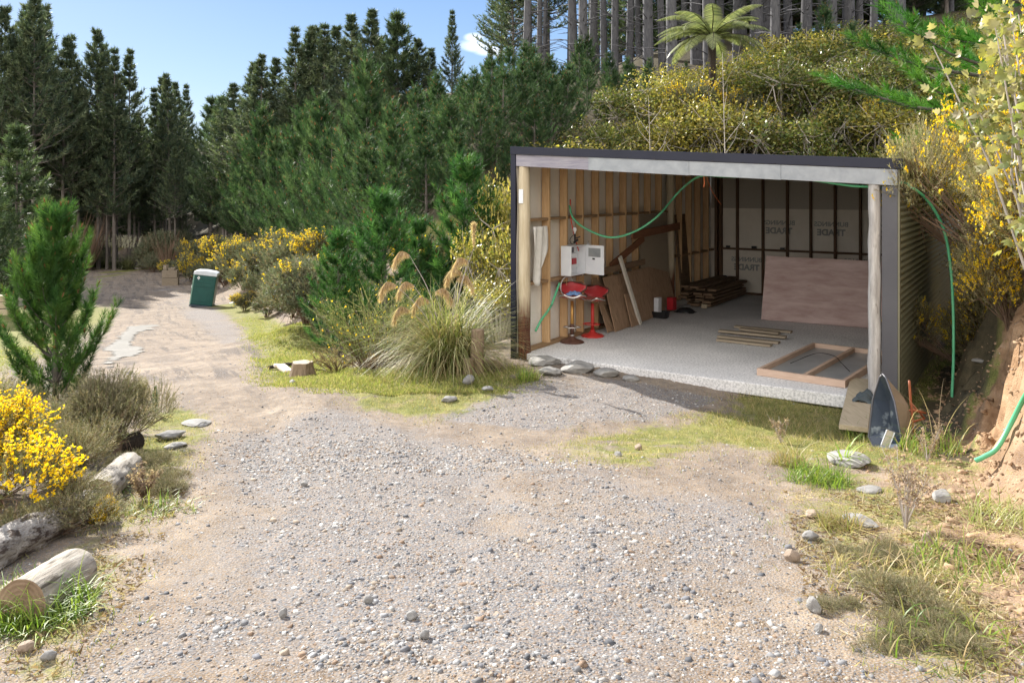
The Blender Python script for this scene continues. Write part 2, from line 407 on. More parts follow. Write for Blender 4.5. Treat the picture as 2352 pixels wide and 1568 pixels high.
M['toilet_roof'] = surf('pale_grey_roof_plastic', (.52, .56, .62), (.60, .64, .70), 3, .4, .05)
M['toilet_base'] = surf('blue_black_skid', (.02, .035, .05), (.04, .06, .08), 4, .5, .1)
M['alu'] = surf('aluminium_section', (.45, .47, .5), (.62, .64, .67), 6, .35, .1, metal=.6)
M['steelpost'] = surf('grey_brown_pipe', (.20, .17, .14), (.27, .23, .19), 6, .6, .1)
M['dark_fabric'] = surf('dark_grey_fabric', (.05, .065, .07), (.10, .12, .13), 12, .9, .4)
M['trunk'] = surf('grey_brown_pine_bark', (.10, .085, .075), (.20, .175, .155), 5, .95, .9, (3, 3, .7), bdist=.02)
M['trunk_grey'] = surf('pale_grey_pine_bark', (.05, .05, .058), (.12, .118, .125), 5, .95, .9, (3, 3, .6), bdist=.02)
M['twig'] = surf('brown_twig_bark', (.11, .07, .045), (.19, .125, .085), 14, .9, .3)
M['twig_grey'] = surf('pale_dead_twig', (.34, .30, .27), (.46, .42, .38), 14, .9, .3)
M['fern_trunk'] = surf('dark_fern_trunk', (.02, .014, .01), (.06, .045, .035), 22, .95, 1, (3, 3, 1), bdist=.03)
M['needle'] = leafmat('pine_needles', .55, .30, spec=.18)
M['needle_far'] = leafmat('distant_pine_needles', .55, .30)
M['leaf'] = leafmat('glossy_leaves', .42, .38, spec=.5)
M['spine'] = leafmat('gorse_spines', .6, .25)
M['petal'] = leafmat('yellow_petals', .6, .45)
M['blade'] = leafmat('grass_blades', .45, .42)
M['frond'] = leafmat('fern_pinnae', .4, .38)
M['plume'] = leafmat('seed_plume', .9, .45)
M['bud'] = leafmat('pine_candles', .7, .2)
M['stone'] = attrmat('gravel_stones', .85, .35)
M['rock'] = surf('pale_grey_rock', (.15, .145, .14), (.36, .35, .33), 5, .9, .7, detail=8, bdist=.02)
M['rock_brown'] = surf('brown_rock', (.20, .15, .11), (.38, .30, .23), 5, .9, .7, detail=8, bdist=.02)
M['log_bark'] = surf('weathered_log_side', (.22, .19, .15), (.48, .44, .38), 5, .9, .8, (1.2, 9, 9), spots=((.09, .075, .055), .45, .56), bdist=.012, detail=8)
M['log_rot'] = surf('decayed_log_side', (.10, .08, .065), (.58, .55, .51), 9, .95, 1, (1.5, 4, 4), spots=((.07, .05, .04), .5, .52), bdist=.03, detail=9)

def logend():
    m, nt, b, o = newmat('sawn_log_end')
    t = N(nt, 'ShaderNodeTexCoord'); wv = N(nt, 'ShaderNodeTexWave', wave_type='RINGS', rings_direction='X')
    nt.links.new(t.outputs['Object'], wv.inputs[0]); wv.inputs['Scale'].default_value = 16; wv.inputs['Distortion'].default_value = 4; wv.inputs['Detail'].default_value = 6
    c = ramp(nt, wv.outputs[0], [(0, (.17, .11, .07)), (.6, (.225, .145, .09)), (1, (.25, .17, .11))])
    c = mixc(nt, .55, c, ramp(nt, noise(nt, t.outputs['Object'], 9, 6, .7), [(.35, (.10, .065, .04)), (.65, (.30, .22, .15))]))
    nt.links.new(c, b.inputs['Base Color']); b.inputs['Roughness'].default_value = .9; bumpn(nt, b, wv.outputs[0], .5, .003); return m
M['log_end'] = logend()
def creo():
    m, nt, b, o = newmat('creosoted_pole'); v = coords(nt, (5, 5, .5)); n1 = noise(nt, v, 5, 6)
    top = ramp(nt, n1, [(.3, (.42, .34, .22)), (.7, (.60, .52, .38))]); bot = ramp(nt, n1, [(.35, (.045, .012, .006)), (.7, (.20, .075, .035))])
    t = N(nt, 'ShaderNodeTexCoord'); s = N(nt, 'ShaderNodeSeparateXYZ'); nt.links.new(t.outputs['Object'], s.inputs[0])
    a = N(nt, 'ShaderNodeMath', operation='MULTIPLY_ADD'); nt.links.new(n1, a.inputs[0]); a.inputs[1].default_value = -.9; nt.links.new(s.outputs[2], a.inputs[2])
    f = ramp(nt, a.outputs[0], [(.12, (0, 0, 0)), (.45, (1, 1, 1))])
    nt.links.new(mixc(nt, f, bot, top), b.inputs['Base Color']); b.inputs['Roughness'].default_value = .8; bumpn(nt, b, n1, .6, .006); return m
M['creosote'] = creo()
def conc():
    m, nt, b, o = newmat('pale_concrete_slab'); v = coords(nt)
    n1 = noise(nt, v, .9, 6, .6, .5); n2 = noise(nt, v, 34, 5, .7); n3 = noise(nt, v, 1.6, 5, .7, 1)
    c = ramp(nt, n1, [(.3, (.58, .575, .57)), (.7, (.76, .75, .74))])
    c = mixc(nt, 1.0, c, ramp(nt, n2, [(.34, (.55, .55, .56)), (.56, (1.12, 1.12, 1.12))]), 'MULTIPLY')
    f = ramp(nt, n3, [(.66, (0, 0, 0)), (.74, (.6, .6, .6))])
    c = mixc(nt, f, c, (.13, .12, .11))
    nt.links.new(c, b.inputs['Base Color']); b.inputs['Roughness'].default_value = .9; bumpn(nt, b, n2, .4, .004); return m
M['concrete'] = conc()

# ------------------------------------------------------------------ ground
def axis(lo, f0, f1, hi, step, g=1.07):
    a = list(np.arange(f0, f1 + 1e-6, step)); s = step; x = f1
    while x < hi: s *= g; x += s; a.append(min(x, hi))
    s = step; x = f0; pre = []
    while x > lo: s *= g; x -= s; pre.append(max(x, lo))
    return np.array(sorted(set(pre)) + a)
def wpoly(pts): return [(p.x, p.y) for p in (G(*q) for q in pts)]
def pmask(x, y, poly, soft):
    best = np.full(x.shape, 1e9); n = len(poly)
    for i in range(n):
        x1, y1 = poly[i]; x2, y2 = poly[(i + 1) % n]; dx, dy = x2 - x1, y2 - y1; L = dx * dx + dy * dy + 1e-9
        t = np.clip(((x - x1) * dx + (y - y1) * dy) / L, 0, 1)
        best = np.minimum(best, np.hypot(x - x1 - t * dx, y - y1 - t * dy))
    sd = np.where(pip(x, y, poly), best, -best)
    return sstep(-soft, soft, sd)
MASKS = {
 'vergeR': (wpoly([(490, 702), (560, 694), (640, 745), (735, 765), (770, 835), (860, 862), (1000, 865), (1180, 850), (1200, 880), (1110, 925), (1010, 955), (850, 935), (800, 900), (640, 885), (620, 850), (600, 800), (565, 750), (520, 718)]), .6, 1.0),
 'front': (wpoly([(1640, 945), (1720, 905), (1930, 925), (2000, 940), (2100, 1000), (2250, 1030), (2250, 1110), (2100, 1130), (1900, 1120), (1800, 1060), (1650, 1020), (1500, 1075), (1300, 1050), (1270, 1000), (1480, 970)]), .55, .52),
 'shade': (wpoly([(1700, 915), (1930, 918), (2010, 925), (2240, 1015), (2230, 1060), (1900, 1045), (1760, 990)]), .15, 1.0),
 'side': (wpoly([(2085, 905), (2195, 735), (2300, 705), (2295, 800), (2230, 945), (2100, 1010)]), .3, .9),
 'leftv': (wpoly([(385, 925), (480, 950), (480, 1010), (400, 1110), (340, 1250), (240, 1370), (160, 1567), (0, 1567), (0, 1360), (180, 1150), (280, 1000)]), .25, .5),
 'rightv': (wpoly([(1820, 1060), (2200, 1040), (2350, 1120), (2350, 1560), (2150, 1560), (1880, 1330), (1800, 1180)]), .4, .44),
 'farv': (wpoly([(225, 660), (320, 612), (300, 608), (215, 640)]), .8, .8),
 'toe': (wpoly([(640, 885), (800, 900), (1000, 965), (1200, 900), (1150, 860), (700, 860)]), .5, .9),
}
GRAV = [(wpoly([(1000, 965), (1180, 885), (1300, 855), (1640, 915), (1500, 965), (1250, 985)]), .2, 1.0),
        (wpoly([(520, 1010), (760, 940), (1000, 985), (1100, 1060), (1280, 1200), (1650, 1330), (1850, 1567), (230, 1567), (420, 1270)]), .7, .72),
        (wpoly([(480, 700), (520, 712), (620, 770), (560, 785), (400, 700), (360, 640)]), .6, .6),
        (wpoly([(1000, 985), (1800, 1180), (1850, 1567), (1300, 1300)]), .5, .45)]
def masks(X, Y):
    d, b = footdist(X, Y); n1 = fbm(X * 1.3, Y * 1.3, 4, 31); n2 = fbm(X * 5, Y * 5, 3, 32)
    gr = np.zeros(X.shape)
    for k, (p, s, wt) in MASKS.items():
        gr = np.maximum(gr, pmask(X, Y, p, s) * wt)
    gr = np.clip(gr * (1 + 1.2 * n1 + 1.0 * n2), 0, 1)
    gr = np.maximum(gr, sstep(1.5, 4, d) * (1 - b) * .9); gr = np.maximum(gr, sstep(1.6, 2.6, d) * b * .7)
    gr = np.maximum(gr, .8 * sstep(.0, 3.0, -X - 4.0 - .42 * np.maximum(Y - 5, 0)) * sstep(60, 45, Y))
    gr = np.maximum(gr, sstep(180, 230, Y))
    gv = np.zeros(X.shape)
    for p, s, wt in GRAV: gv = np.maximum(gv, pmask(X, Y, p, s) * wt)
    gv = np.clip(gv * (1 + 1.1 * n1 + .5 * n2) + gv * 1.3 * fbm((X * .94 + Y * .34) * 1.5, (Y * .94 - X * .34) * .4, 4, 57), 0, 1)
    cl = sstep(-.9, .05, d) * b * sstep(2.6, 1.6, d)
    cl = np.maximum(cl, .7 * sstep(-1.6, -.2, d) * sstep(7.5, 5.5, Y) * sstep(1.6, 2.4, X))
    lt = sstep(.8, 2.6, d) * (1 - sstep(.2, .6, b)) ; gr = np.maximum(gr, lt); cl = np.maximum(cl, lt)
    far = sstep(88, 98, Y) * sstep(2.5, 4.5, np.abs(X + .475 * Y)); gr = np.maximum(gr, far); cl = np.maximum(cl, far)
    return gr, gv, np.clip(cl, 0, 1), n1
xs = axis(-420, -4.2, 7.2, 500, .055, 1.06); ys = axis(-40, 2.4, 13.5, 900, .055, 1.05)
XX, YY = np.meshgrid(xs, ys); ZZ = zt(XX, YY)
h_, w_ = XX.shape; idx = np.arange(h_ * w_).reshape(h_, w_)
FC = np.stack([idx[:-1, :-1], idx[:-1, 1:], idx[1:, 1:], idx[1:, :-1]], -1).reshape(-1, 4)
gr, gv, cl, _ = masks(XX, YY)
def groundmat():
    m, nt, b, o = newmat('track_ground')
    a = N(nt, 'ShaderNodeAttribute', attribute_name='Col'); s = N(nt, 'ShaderNodeSeparateColor'); nt.links.new(a.outputs['Color'], s.inputs[0])
    v = coords(nt)
    n1 = noise(nt, v, .8, 6, .65); n2 = noise(nt, v, 9, 6, .7); n3 = noise(nt, v, 60, 4, .7)
    dirt = ramp(nt, n1, [(.3, (.16, .115, .078)), (.5, (.255, .193, .132)), (.72, (.36, .29, .212))])
    dirt = mixc(nt, 1.0, dirt, ramp(nt, n2, [(.32, (.66, .64, .62)), (.6, (1.12, 1.12, 1.12))]), 'MULTIPLY')
    dirt = mixc(nt, 1.0, dirt, ramp(nt, noise(nt, coords(nt, (2.6, .55, 1)), 1.6, 5, .65, .2), [(.35, (.70, .67, .63)), (.6, (1.08, 1.08, 1.08))]), 'MULTIPLY')
    mr = N(nt, 'ShaderNodeMapping'); mr.inputs['Rotation'].default_value = (0, 0, math.radians(-26)); nt.links.new(v, mr.inputs[0])
    ms = N(nt, 'ShaderNodeMapping'); ms.inputs['Scale'].default_value = (1.5, .07, 1); nt.links.new(mr.outputs[0], ms.inputs[0])
    rut = noise(nt, ms.outputs[0], 1.8, 6, .75, .15); pat = noise(nt, v, .35, 4, .6)
    sy = N(nt, 'ShaderNodeSeparateXYZ'); nt.links.new(v, sy.inputs[0])
    fy = N(nt, 'ShaderNodeMapRange'); fy.inputs[1].default_value = 8; fy.inputs[2].default_value = 13; fy.inputs[4].default_value = .95; nt.links.new(sy.outputs[1], fy.inputs[0])
    rm = N(nt, 'ShaderNodeMath', operation='MULTIPLY'); nt.links.new(mixc(nt, 1.0, ramp(nt, rut, [(.50, (0, 0, 0)), (.56, (1, 1, 1))]), ramp(nt, pat, [(.42, (.25, .25, .25)), (.55, (1, 1, 1))]), 'MULTIPLY'), rm.inputs[0]); nt.links.new(fy.outputs[0], rm.inputs[1])
    dirt = mixc(nt, rm.outputs[0], dirt, (.085, .062, .045))
    vo = N(nt, 'ShaderNodeTexVoronoi'); vo.inputs['Scale'].default_value = 75; nt.links.new(v, vo.inputs[0])
    vo2 = N(nt, 'ShaderNodeTexVoronoi'); vo2.inputs['Scale'].default_value = 170; nt.links.new(v, vo2.inputs[0])
    sp = N(nt, 'ShaderNodeSeparateColor'); nt.links.new(vo.outputs['Color'], sp.inputs[0])
    sp2 = N(nt, 'ShaderNodeSeparateColor'); nt.links.new(vo2.outputs['Color'], sp2.inputs[0])
    st = [(0, (.10, .11, .125)), (.35, (.17, .172, .18)), (.6, (.25, .25, .25)), (.78, (.29, .24, .19)), (.9, (.23, .17, .13)), (1, (.42, .41, .40))]
    g1 = ramp(nt, sp.outputs[0], st); g2 = ramp(nt, sp2.outputs[0], st)
    grav = mixc(nt, ramp(nt, sp.outputs[1], [(.45, (0, 0, 0)), (.5, (1, 1, 1))]), g2, g1)
    grav = mixc(nt, ramp(nt, vo.outputs['Distance'], [(.35, (0, 0, 0)), (.75, (.6, .6, .6))]), grav, (.16, .12, .09))
    dgrav = mixc(nt, ramp(nt, sp2.outputs[2], [(.52, (0, 0, 0)), (.56, (.75, .75, .75))]), dirt, g2)
    gm = N(nt, 'ShaderNodeMath', operation='MULTIPLY_ADD'); nt.links.new(n2, gm.inputs[0]); gm.inputs[1].default_value = .8; 
    sub = N(nt, 'ShaderNodeMath', operation='SUBTRACT'); nt.links.new(s.outputs[1], sub.inputs[0]); sub.inputs[1].default_value = .4; nt.links.new(sub.outputs[0], gm.inputs[2])
    c = mixc(nt, ramp(nt, gm.outputs[0], [(.25, (0, 0, 0)), (.55, (1, 1, 1))]), dgrav, grav)
    clay = ramp(nt, noise(nt, coords(nt, (1, 1, 1.6)), 2.4, 7, .65, .6), [(.3, (.15, .085, .045)), (.5, (.30, .19, .11)), (.7, (.43, .30, .19))])
    c = mixc(nt, s.outputs[2], c, clay)
    grs = ramp(nt, noise(nt, v, 3.5, 6, .7), [(.25, (.075, .08, .025)), (.45, (.155, .165, .05)), (.6, (.235, .225, .075)), (.75, (.31, .25, .13))])
    grs = mixc(nt, ramp(nt, noise(nt, v, 1.9, 6, .75), [(.52, (0, 0, 0)), (.66, (.75, .75, .75))]), grs, (.27, .21, .12))
    grs = mixc(nt, 1.0, grs, ramp(nt, n3, [(.35, (.6, .6, .6)), (.6, (1.15, 1.15, 1.15))]), 'MULTIPLY')
    ga = N(nt, 'ShaderNodeMath', operation='MULTIPLY_ADD'); nt.links.new(n2, ga.inputs[0]); ga.inputs[1].default_value = .9
    gs = N(nt, 'ShaderNodeMath', operation='SUBTRACT'); nt.links.new(s.outputs[0], gs.inputs[0]); gs.inputs[1].default_value = .45; nt.links.new(gs.outputs[0], ga.inputs[2])
    c = mixc(nt, ramp(nt, ga.outputs[0], [(.3, (0, 0, 0)), (.5, (1, 1, 1))]), c, grs)
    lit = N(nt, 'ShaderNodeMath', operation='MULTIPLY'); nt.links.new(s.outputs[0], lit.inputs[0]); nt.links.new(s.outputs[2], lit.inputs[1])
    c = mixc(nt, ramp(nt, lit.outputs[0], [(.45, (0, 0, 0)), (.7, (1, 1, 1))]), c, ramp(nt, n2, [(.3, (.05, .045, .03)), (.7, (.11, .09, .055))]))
    nt.links.new(c, b.inputs['Base Color']); b.inputs['Roughness'].default_value = .95; b.inputs['Specular IOR Level'].default_value = .15
    hh = N(nt, 'ShaderNodeMath', operation='MULTIPLY_ADD'); nt.links.new(vo.outputs['Distance'], hh.inputs[0]); hh.inputs[1].default_value = -1.0; nt.links.new(n2, hh.inputs[2])
    bumpn(nt, b, hh.outputs[0], .5, .012)
    return m
M['ground'] = groundmat()
gnd = link('ground', npmesh('ground', np.stack([XX, YY, ZZ], -1).reshape(-1, 3), FC, ['ground'], C=np.stack([gr, gv, cl], -1).reshape(-1, 3), smooth=True))
tag(gnd, kind='structure')
# muddy puddles on the track, sun glint painted in as a pale colour
def puddle(pts, lab):
    P = [G(*p) for p in pts]; c = sum(P, Vector()) / len(P)
    nx = 40; bx = [min(p.x for p in P), max(p.x for p in P)]; by = [min(p.y for p in P), max(p.y for p in P)]
    gx, gy = np.meshgrid(np.linspace(*bx, 60), np.linspace(*by, 160)); m = pmask(gx, gy, [(p.x, p.y) for p in P], .25) + 1.0 * fbm(gx * 3.2, gy * 1.6, 4, 77)
    gz = zt(gx, gy) + .012 
    i = np.arange(gx.size).reshape(gx.shape); f = np.stack([i[:-1, :-1], i[:-1, 1:], i[1:, 1:], i[1:, :-1]], -1).reshape(-1, 4)
    ok = (m.ravel()[f] > .36).all(1)
    me = npmesh('water', np.stack([gx, gy, gz], -1).reshape(-1, 3), f[ok], ['water'], smooth=True)
    o = link('water', me); tag(o, kind='structure')
mw, nt_, b_, o_ = newmat('muddy_water_glint'); b_.inputs['Base Color'].default_value = (.52, .50, .46, 1); b_.inputs['Roughness'].default_value = .18; b_.inputs['Specular IOR Level'].default_value = .9
bumpn(nt_, b_, noise(nt_, coords(nt_), 3, 3), .08, .02); M['water'] = mw
puddle([(262, 786), (290, 752), (370, 744), (372, 754), (318, 764), (300, 792), (328, 796), (326, 812), (280, 826), (250, 846), (236, 838), (262, 808), (228, 806)], 'a')
# ------------------------------------------------------------------ the open shed
shed = thing('shed', 'open-fronted farm shed with charcoal roof edge, bare timber studs and dark corrugated side wall', 'shed', SL(0, 0), AA)
ZL, ZR = 3.26, 2.955                       # roof edge heights left and right
def rt(u): return ZL + (ZR - ZL) * u / SW
obj('concrete_slab', MB().box((.1, .0, -.16), (SW - .03, SD - .02, 0)), 'concrete', shed, bevel=.012)
m = MB(); n = 24
for v0, v1, z0, z1 in ((-.0, .0, 0, 0),): pass
roof = MB().prism([(-.05, -.03, rt(0) - .02), (SW + .05, -.03, rt(SW) - .02), (SW + .05, -.03, rt(SW) - .09), (-.05, -.03, rt(0) - .09)], (0, SD + .12, 0))
obj('roof', roof, 'flash', shed)
obj('roof_flashing', MB().prism([(-.055, -.062, rt(0)), (SW + .06, -.062, rt(SW)), (SW + .06, -.062, rt(SW) - .125), (-.055, -.062, rt(0) - .125)], (0, .03, 0))
    .prism([(SW + .062, -.06, rt(SW)), (SW + .09, -.06, rt(SW)), (SW + .09, -.06, rt(SW) - .13), (SW + .062, -.06, rt(SW) - .13)], (0, .45, 0)), 'flash', shed, bevel=.004)
obj('side_gutter_flashing', MB().box((SW + .062, .40, rt(SW) - .15), (SW + .10, SD + .1, rt(SW) - .005)), 'steelpost', shed)
us = .1 + (1375 - 1197) / 830 * SW * .93
obj('lintel', MB().prism([(.04, -.035, rt(.04) - .125), (1.33, -.035, rt(1.33) - .125), (1.33, -.035, rt(1.33) - .315), (.04, -.035, rt(.04) - .31)], (0, .05, 0)), 'lintel_wood', shed, bevel=.003)
lb = MB()
for a, b in ((1.332, 2.9), (2.902, 4.15), (4.152, SW + .03)):
    lb.prism([(a, -.048, rt(a) - .127), (b, -.048, rt(b) - .127), (b, -.048, rt(b) - .325), (a, -.048, rt(a) - .32)], (0, .06, 0))
obj('lintel_sheathing', lb, 'galv', shed, bevel=.003)
for k in range(13): obj('screw', MB().lathe([(.008, 0), (.008, .008)], 6, (.3 + k * .42, -.066, rt(.3 + k * .42) - .118)), 'screw', shed)
# corner flashings
obj('corner_flashing', MB().box((-.055, -.05, -.2), (.035, -.02, rt(0) - .127)).box((-.055, -.0195, -.2), (-.03, .3, rt(0) - .127)), 'flash', shed, bevel=.003)
obj('corner_flashing', MB().box((SW - .145, -.03, -.16), (SW + .03, -.004, rt(SW) - .33)), 'flash_grey', shed, bevel=.003)
# poles
def pole(u, v, h, r, mat, wob=.01, z0=-.2):
    pts = [(u + wob * math.sin(k * 1.9 + u), v + wob * math.cos(k * 1.3), z0 + (h - z0) * k / 14) for k in range(15)]
    return obj('pole', MB().tube(pts, [r * (1.06 - .1 * k / 14 + .04 * math.sin(k * 2.7)) for k in range(15)], 14), mat, shed, smooth=True)
lp = pole(.135, .06, rt(0) - .14, .095, 'creosote', .004)
rp = pole(SW - .235, .03, rt(SW) - .16, .074, 'grey_pole', .006)
pole(.19, 5.97, rt(0) - .12, .09, 'creosote', .004, 0)
obj('paper_notice', MB().box((-.045, -.103, 2.36), (.035, -.098, 2.58)), 'white_paint', shed, loc=(.14, .06, .0))
# left wall: wrap, studs, nogs, plate
obj('wall_wrap', MB().grid([[(.03 + .012 * math.sin(j * 1.7 + i * .9), SD * j / 60, -.02 + (rt(0) - .06) * i / 12) for j in range(61)] for i in range(13)]), 'wrap_white', shed, smooth=True)
sv = [.77 + .59 * k for k in range(14)]
for v in sv:
    if abs(v - 5.97) < .12: continue
    obj('stud', MB().box((.045, v - .024, .046), (.185, v + .024, rt(.1) - .12)), 'timber', shed, bevel=.003)
for z, vmax in ((2.09, 5.6), (1.07, 8.5)):
    last = .16
    for v in sv + [SD - .2]:
        if last > vmax: break
        obj('nog', MB().box((.05, last + .0255, z - .022), (.176, v - .0255, z + .022)), 'timber_h', shed, bevel=.002)
        last = v
obj('bottom_plate', MB().box((.05, .18, 0.002), (.188, SD - .15, .045)), 'timber_h', shed, bevel=.003)
obj('outer_cladding', MB().box((-.028, .31, -.15), (-.004, SD, rt(0) - .1)), 'iron', shed)
# back wall
bv = SD - .13
obj('wall_wrap', MB().grid([[(SW * i / 40, SD - .06 + .01 * math.sin(i * 1.3 + j), -.02 + (2.05) * j / 8) for j in range(9)] for i in range(41)]), 'wrap', shed, smooth=True)
obj('wall_wrap', MB().grid([[(SW * i / 40, SD - .085 + .008 * math.sin(i * .9 + j), 1.62 + .62 * j / 4) for j in range(5)] for i in range(41)]), 'wrap', shed, smooth=True)
obj('felt_strip', MB().box((0.05, SD - .10, 2.1), (SW, SD - .07, ZL - .15)), 'felt', shed)
u0 = Lv(1641, 500, bv).x; bs = [Lv(x, 500, bv - .09).x for x in (1692, 1751, 1807, 1861, 1917, 1975)]
bs += [bs[-1] + .6]
ss = MB()
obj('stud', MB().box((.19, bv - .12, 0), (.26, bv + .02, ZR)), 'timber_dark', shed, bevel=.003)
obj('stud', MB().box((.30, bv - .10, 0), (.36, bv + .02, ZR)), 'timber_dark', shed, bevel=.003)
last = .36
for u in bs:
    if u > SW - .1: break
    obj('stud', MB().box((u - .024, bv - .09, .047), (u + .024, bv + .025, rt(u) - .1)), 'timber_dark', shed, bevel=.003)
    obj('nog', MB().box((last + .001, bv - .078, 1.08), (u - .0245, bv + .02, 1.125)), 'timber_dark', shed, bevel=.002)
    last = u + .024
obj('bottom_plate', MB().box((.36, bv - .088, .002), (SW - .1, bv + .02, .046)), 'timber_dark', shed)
# printed lettering of the wrap, seen from behind (mirrored)
def text_mesh(s, size, bold=0):
    c = bpy.data.curves.new('t', 'FONT'); c.body = s; c.size = size; c.offset = bold; c.extrude = .0006; c.align_x = 'CENTER'
    o = bpy.data.objects.new('t', c); COL.objects.link(o); bpy.context.view_layer.update()
    me = bpy.data.meshes.new_from_object(o.evaluated_get(bpy.context.evaluated_depsgraph_get())); bpy.data.objects.remove(o)
    return me
tm1 = text_mesh('BUNNINGS', .15, .003); tm2 = text_mesh('TRADE', .20, .007)
for me in (tm1, tm2): me.materials.append(M['print'])
wb = [o for o in shed.children if o.name.startswith('wall_wrap')]
for px, py in ((1620, 520), (1789, 522), (1909, 526), (1715, 606), (1843, 612), (1585, 604), (1980, 612), (2040, 530)):
    q = Lv(px, py, SD - .10)
    if q.x < .2 or q.x > SW - .2: continue
    for me, dz in ((tm1, .06), (tm2, -.15)):
        o = link('printed_lettering', me, wb[1]); o.location = (q.x, SD - .105, q.z + dz); o.rotation_euler = (PI / 2, 0, 0); o.scale = (-1, 1, 1)
# right wall: corrugated outside, dark frame inside
pr = []; nz = 38 * 8
for k in range(nz + 1):
    z = -.14 + (rt(SW) - .05 + .14) * k / nz
    pr.append((SW + .012 + .017 * math.cos(2 * PI * k / 8), z))
obj('corrugated_wall', MB().grid([[(u, v, z) for v in (.0, SD / 2, SD)] for u, z in pr]), 'iron', shed, smooth=True, solid=.002)
for i, v in enumerate((.12, 1.3, 2.5, 3.7, 4.9, 6.1, 7.3, 8.8)):
    for k in range(2, 38, 2):
        z = -.14 + (rt(SW) + .09) * k / 38
        if i in (0, 2, 4, 6) and k % 4 == 0: obj('screw', MB().box((SW + .028, v - .008, z - .008), (SW + .037, v + .008, z + .008)), 'screw', shed)
obj('corner_trim', MB().box((SW + .031, -.03, -.15), (SW + .055, .02, rt(SW) - .13)), 'iron', shed, bevel=.003)
obj('wall_wrap', MB().box((SW - .05, .1, -.02), (SW - .03, SD - .12, ZR - .12)), 'wrap', shed)
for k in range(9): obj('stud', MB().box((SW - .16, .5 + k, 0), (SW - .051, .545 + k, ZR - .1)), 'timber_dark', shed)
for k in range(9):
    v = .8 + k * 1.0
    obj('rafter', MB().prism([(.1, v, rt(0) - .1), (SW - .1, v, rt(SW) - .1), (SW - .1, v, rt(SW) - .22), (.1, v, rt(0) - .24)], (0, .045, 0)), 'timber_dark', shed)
# drain pipe behind the side wall
q = toL(at(2203, 440, 18.6)); q2 = G(2208, 716)
dp = thing('steel_pipe', 'slim grey brown pipe standing upright behind the corrugated side wall', 'pipe', (at(2205, 700, 18.3).x, 18.3, zt1(at(2205, 700, 18.3).x, 18.3)))
obj('shaft', MB().tube([(0, 0, -.2), (0, 0, 3.0)], .055, 12), 'steelpost', dp, smooth=True); obj('collar', MB().lathe([(.065, 1.5), (.065, 1.58)], 12), 'steelpost', dp)

# ------------------------------------------------------------------ helpers for things kept in the shed
def sthing(name, label, cat, u, v, z=0, rz=0, group=None): return thing(name, label, cat, SL(u, v, z), AA + rz, group)
def single(name, label, cat, mb, mat, base, frame='shed', group=None, **k):
    """one-mesh thing: verts in shed coordinates, origin put at base"""
    b = Vector(base); mb.v = [tuple(Vector(p) - b) for p in mb.v]
    o = obj(name, mb, mat, None, SL(*b) if frame == 'shed' else b, AA if frame == 'shed' else 0, **k)
    return tag(o, label, cat, group)
# bar stools
def stool(px, py, H, lab, stem, base, turn):
    L = Ls(px, py); t = sthing('bar_stool', lab, 'bar stool', L.x, L.y, 0, turn)
    obj('base', MB().lathe([(.20, 0), (.205, .008), (.17, .03), (.09, .055), (.045, .085), (.038, .12)], 28), base, t, smooth=True)
    hs = H - .235
    obj('stem', MB().lathe([(.030, .121), (.030, hs * .5), (.030, hs * .5 + .004), (.028, hs - .05)], 16, mi=0), [stem[0]], t, smooth=True)
    if stem[1] != stem[0]:
        obj('lower_sleeve', MB().lathe([(.033, .125), (.033, hs * .42)], 16), stem[1], t, smooth=True)
        obj('ring', MB().lathe([(.04, .11), (.04, .135)], 16), 'chrome', t)
    zf = hs * .36
    fr = MB().tube([(.15 * math.cos(a), .11 * math.sin(a) - .06, zf) for a in [2 * PI * k / 28 for k in range(29)]], .008, 6, False)
    fr.tube([(0, .03, zf), (0, .05, zf)], .012, 6).tube([(-.03, -.02, zf), (-.12, -.06, zf)], .007, 6).tube([(.03, -.02, zf), (.12, -.06, zf)], .007, 6)
    obj('footrest', fr, 'chrome' if stem[1] != stem[0] else stem[0], t, smooth=True)
    # one-piece bucket seat: a saddle-shaped pad that narrows and sweeps up into a wide winged back
    P = []; ns = 26
    for i in range(ns + 1):
        s = i / ns
        if s < .5: y = -.20 + .36 * (s / .5); z = hs + .005 + .028 * (1 - math.sin(s / .5 * PI)) ; 
        else:
            q = (s - .5) / .5; y = .16 + .075 * math.sin(q * PI / 2) + .03 * q; z = hs + .033 + .205 * q ** .95
        wd = .235 * math.sin(PI * min(1, (s + .06) / .56)) ** .5 if s < .36 else (.235 * (math.sin(PI * min(1, .42 / .56)) ** .5) + ((.13) - .235 * (math.sin(PI * .75) ** .5)) * sstep(.36, .52, s))
        if s > .52: wd = .13 + .115 * float(sstep(.52, .8, s)) - .08 * float(sstep(.88, 1.0, s)) ** 1.5
        row = []
        for j in range(15):
            x = -1 + 2 * j / 14
            cz = .045 * x * x if s < .5 else .0; cy = -.10 * x * x * float(sstep(.45, .75, s))
            row.append((x * float(wd), y + cy, z + cz * (.4 + .6 * abs(1 - 2 * s))))
        P.append(row)
    # seat and backrest as two pads sharing the same line
    cut = 13
    se = obj('seat', MB().grid(P[:cut + 1]), 'seat_fade', t, smooth=True, solid=.034)
    bk = obj('backrest', MB().grid(P[cut:]), 'seat_red', t, smooth=True, solid=.030)
    for part, rows in ((se, P[:cut + 1]), (bk, P[cut:])):
        e = MB(); ed = [r[0] for r in rows]; ed2 = [r[-1] for r in rows]
        if part is se: loop = ed[::-1] + rows[0][1:-1] + ed2
        else: loop = ed + rows[-1][1:-1] + ed2[::-1]
        e.tube([(p[0], p[1], p[2] - .006) for p in loop], .0165, 8, True)
        obj('edge_trim', e, 'chrome' if part is se else 'rust_brown', part, smooth=True)
    return t, L
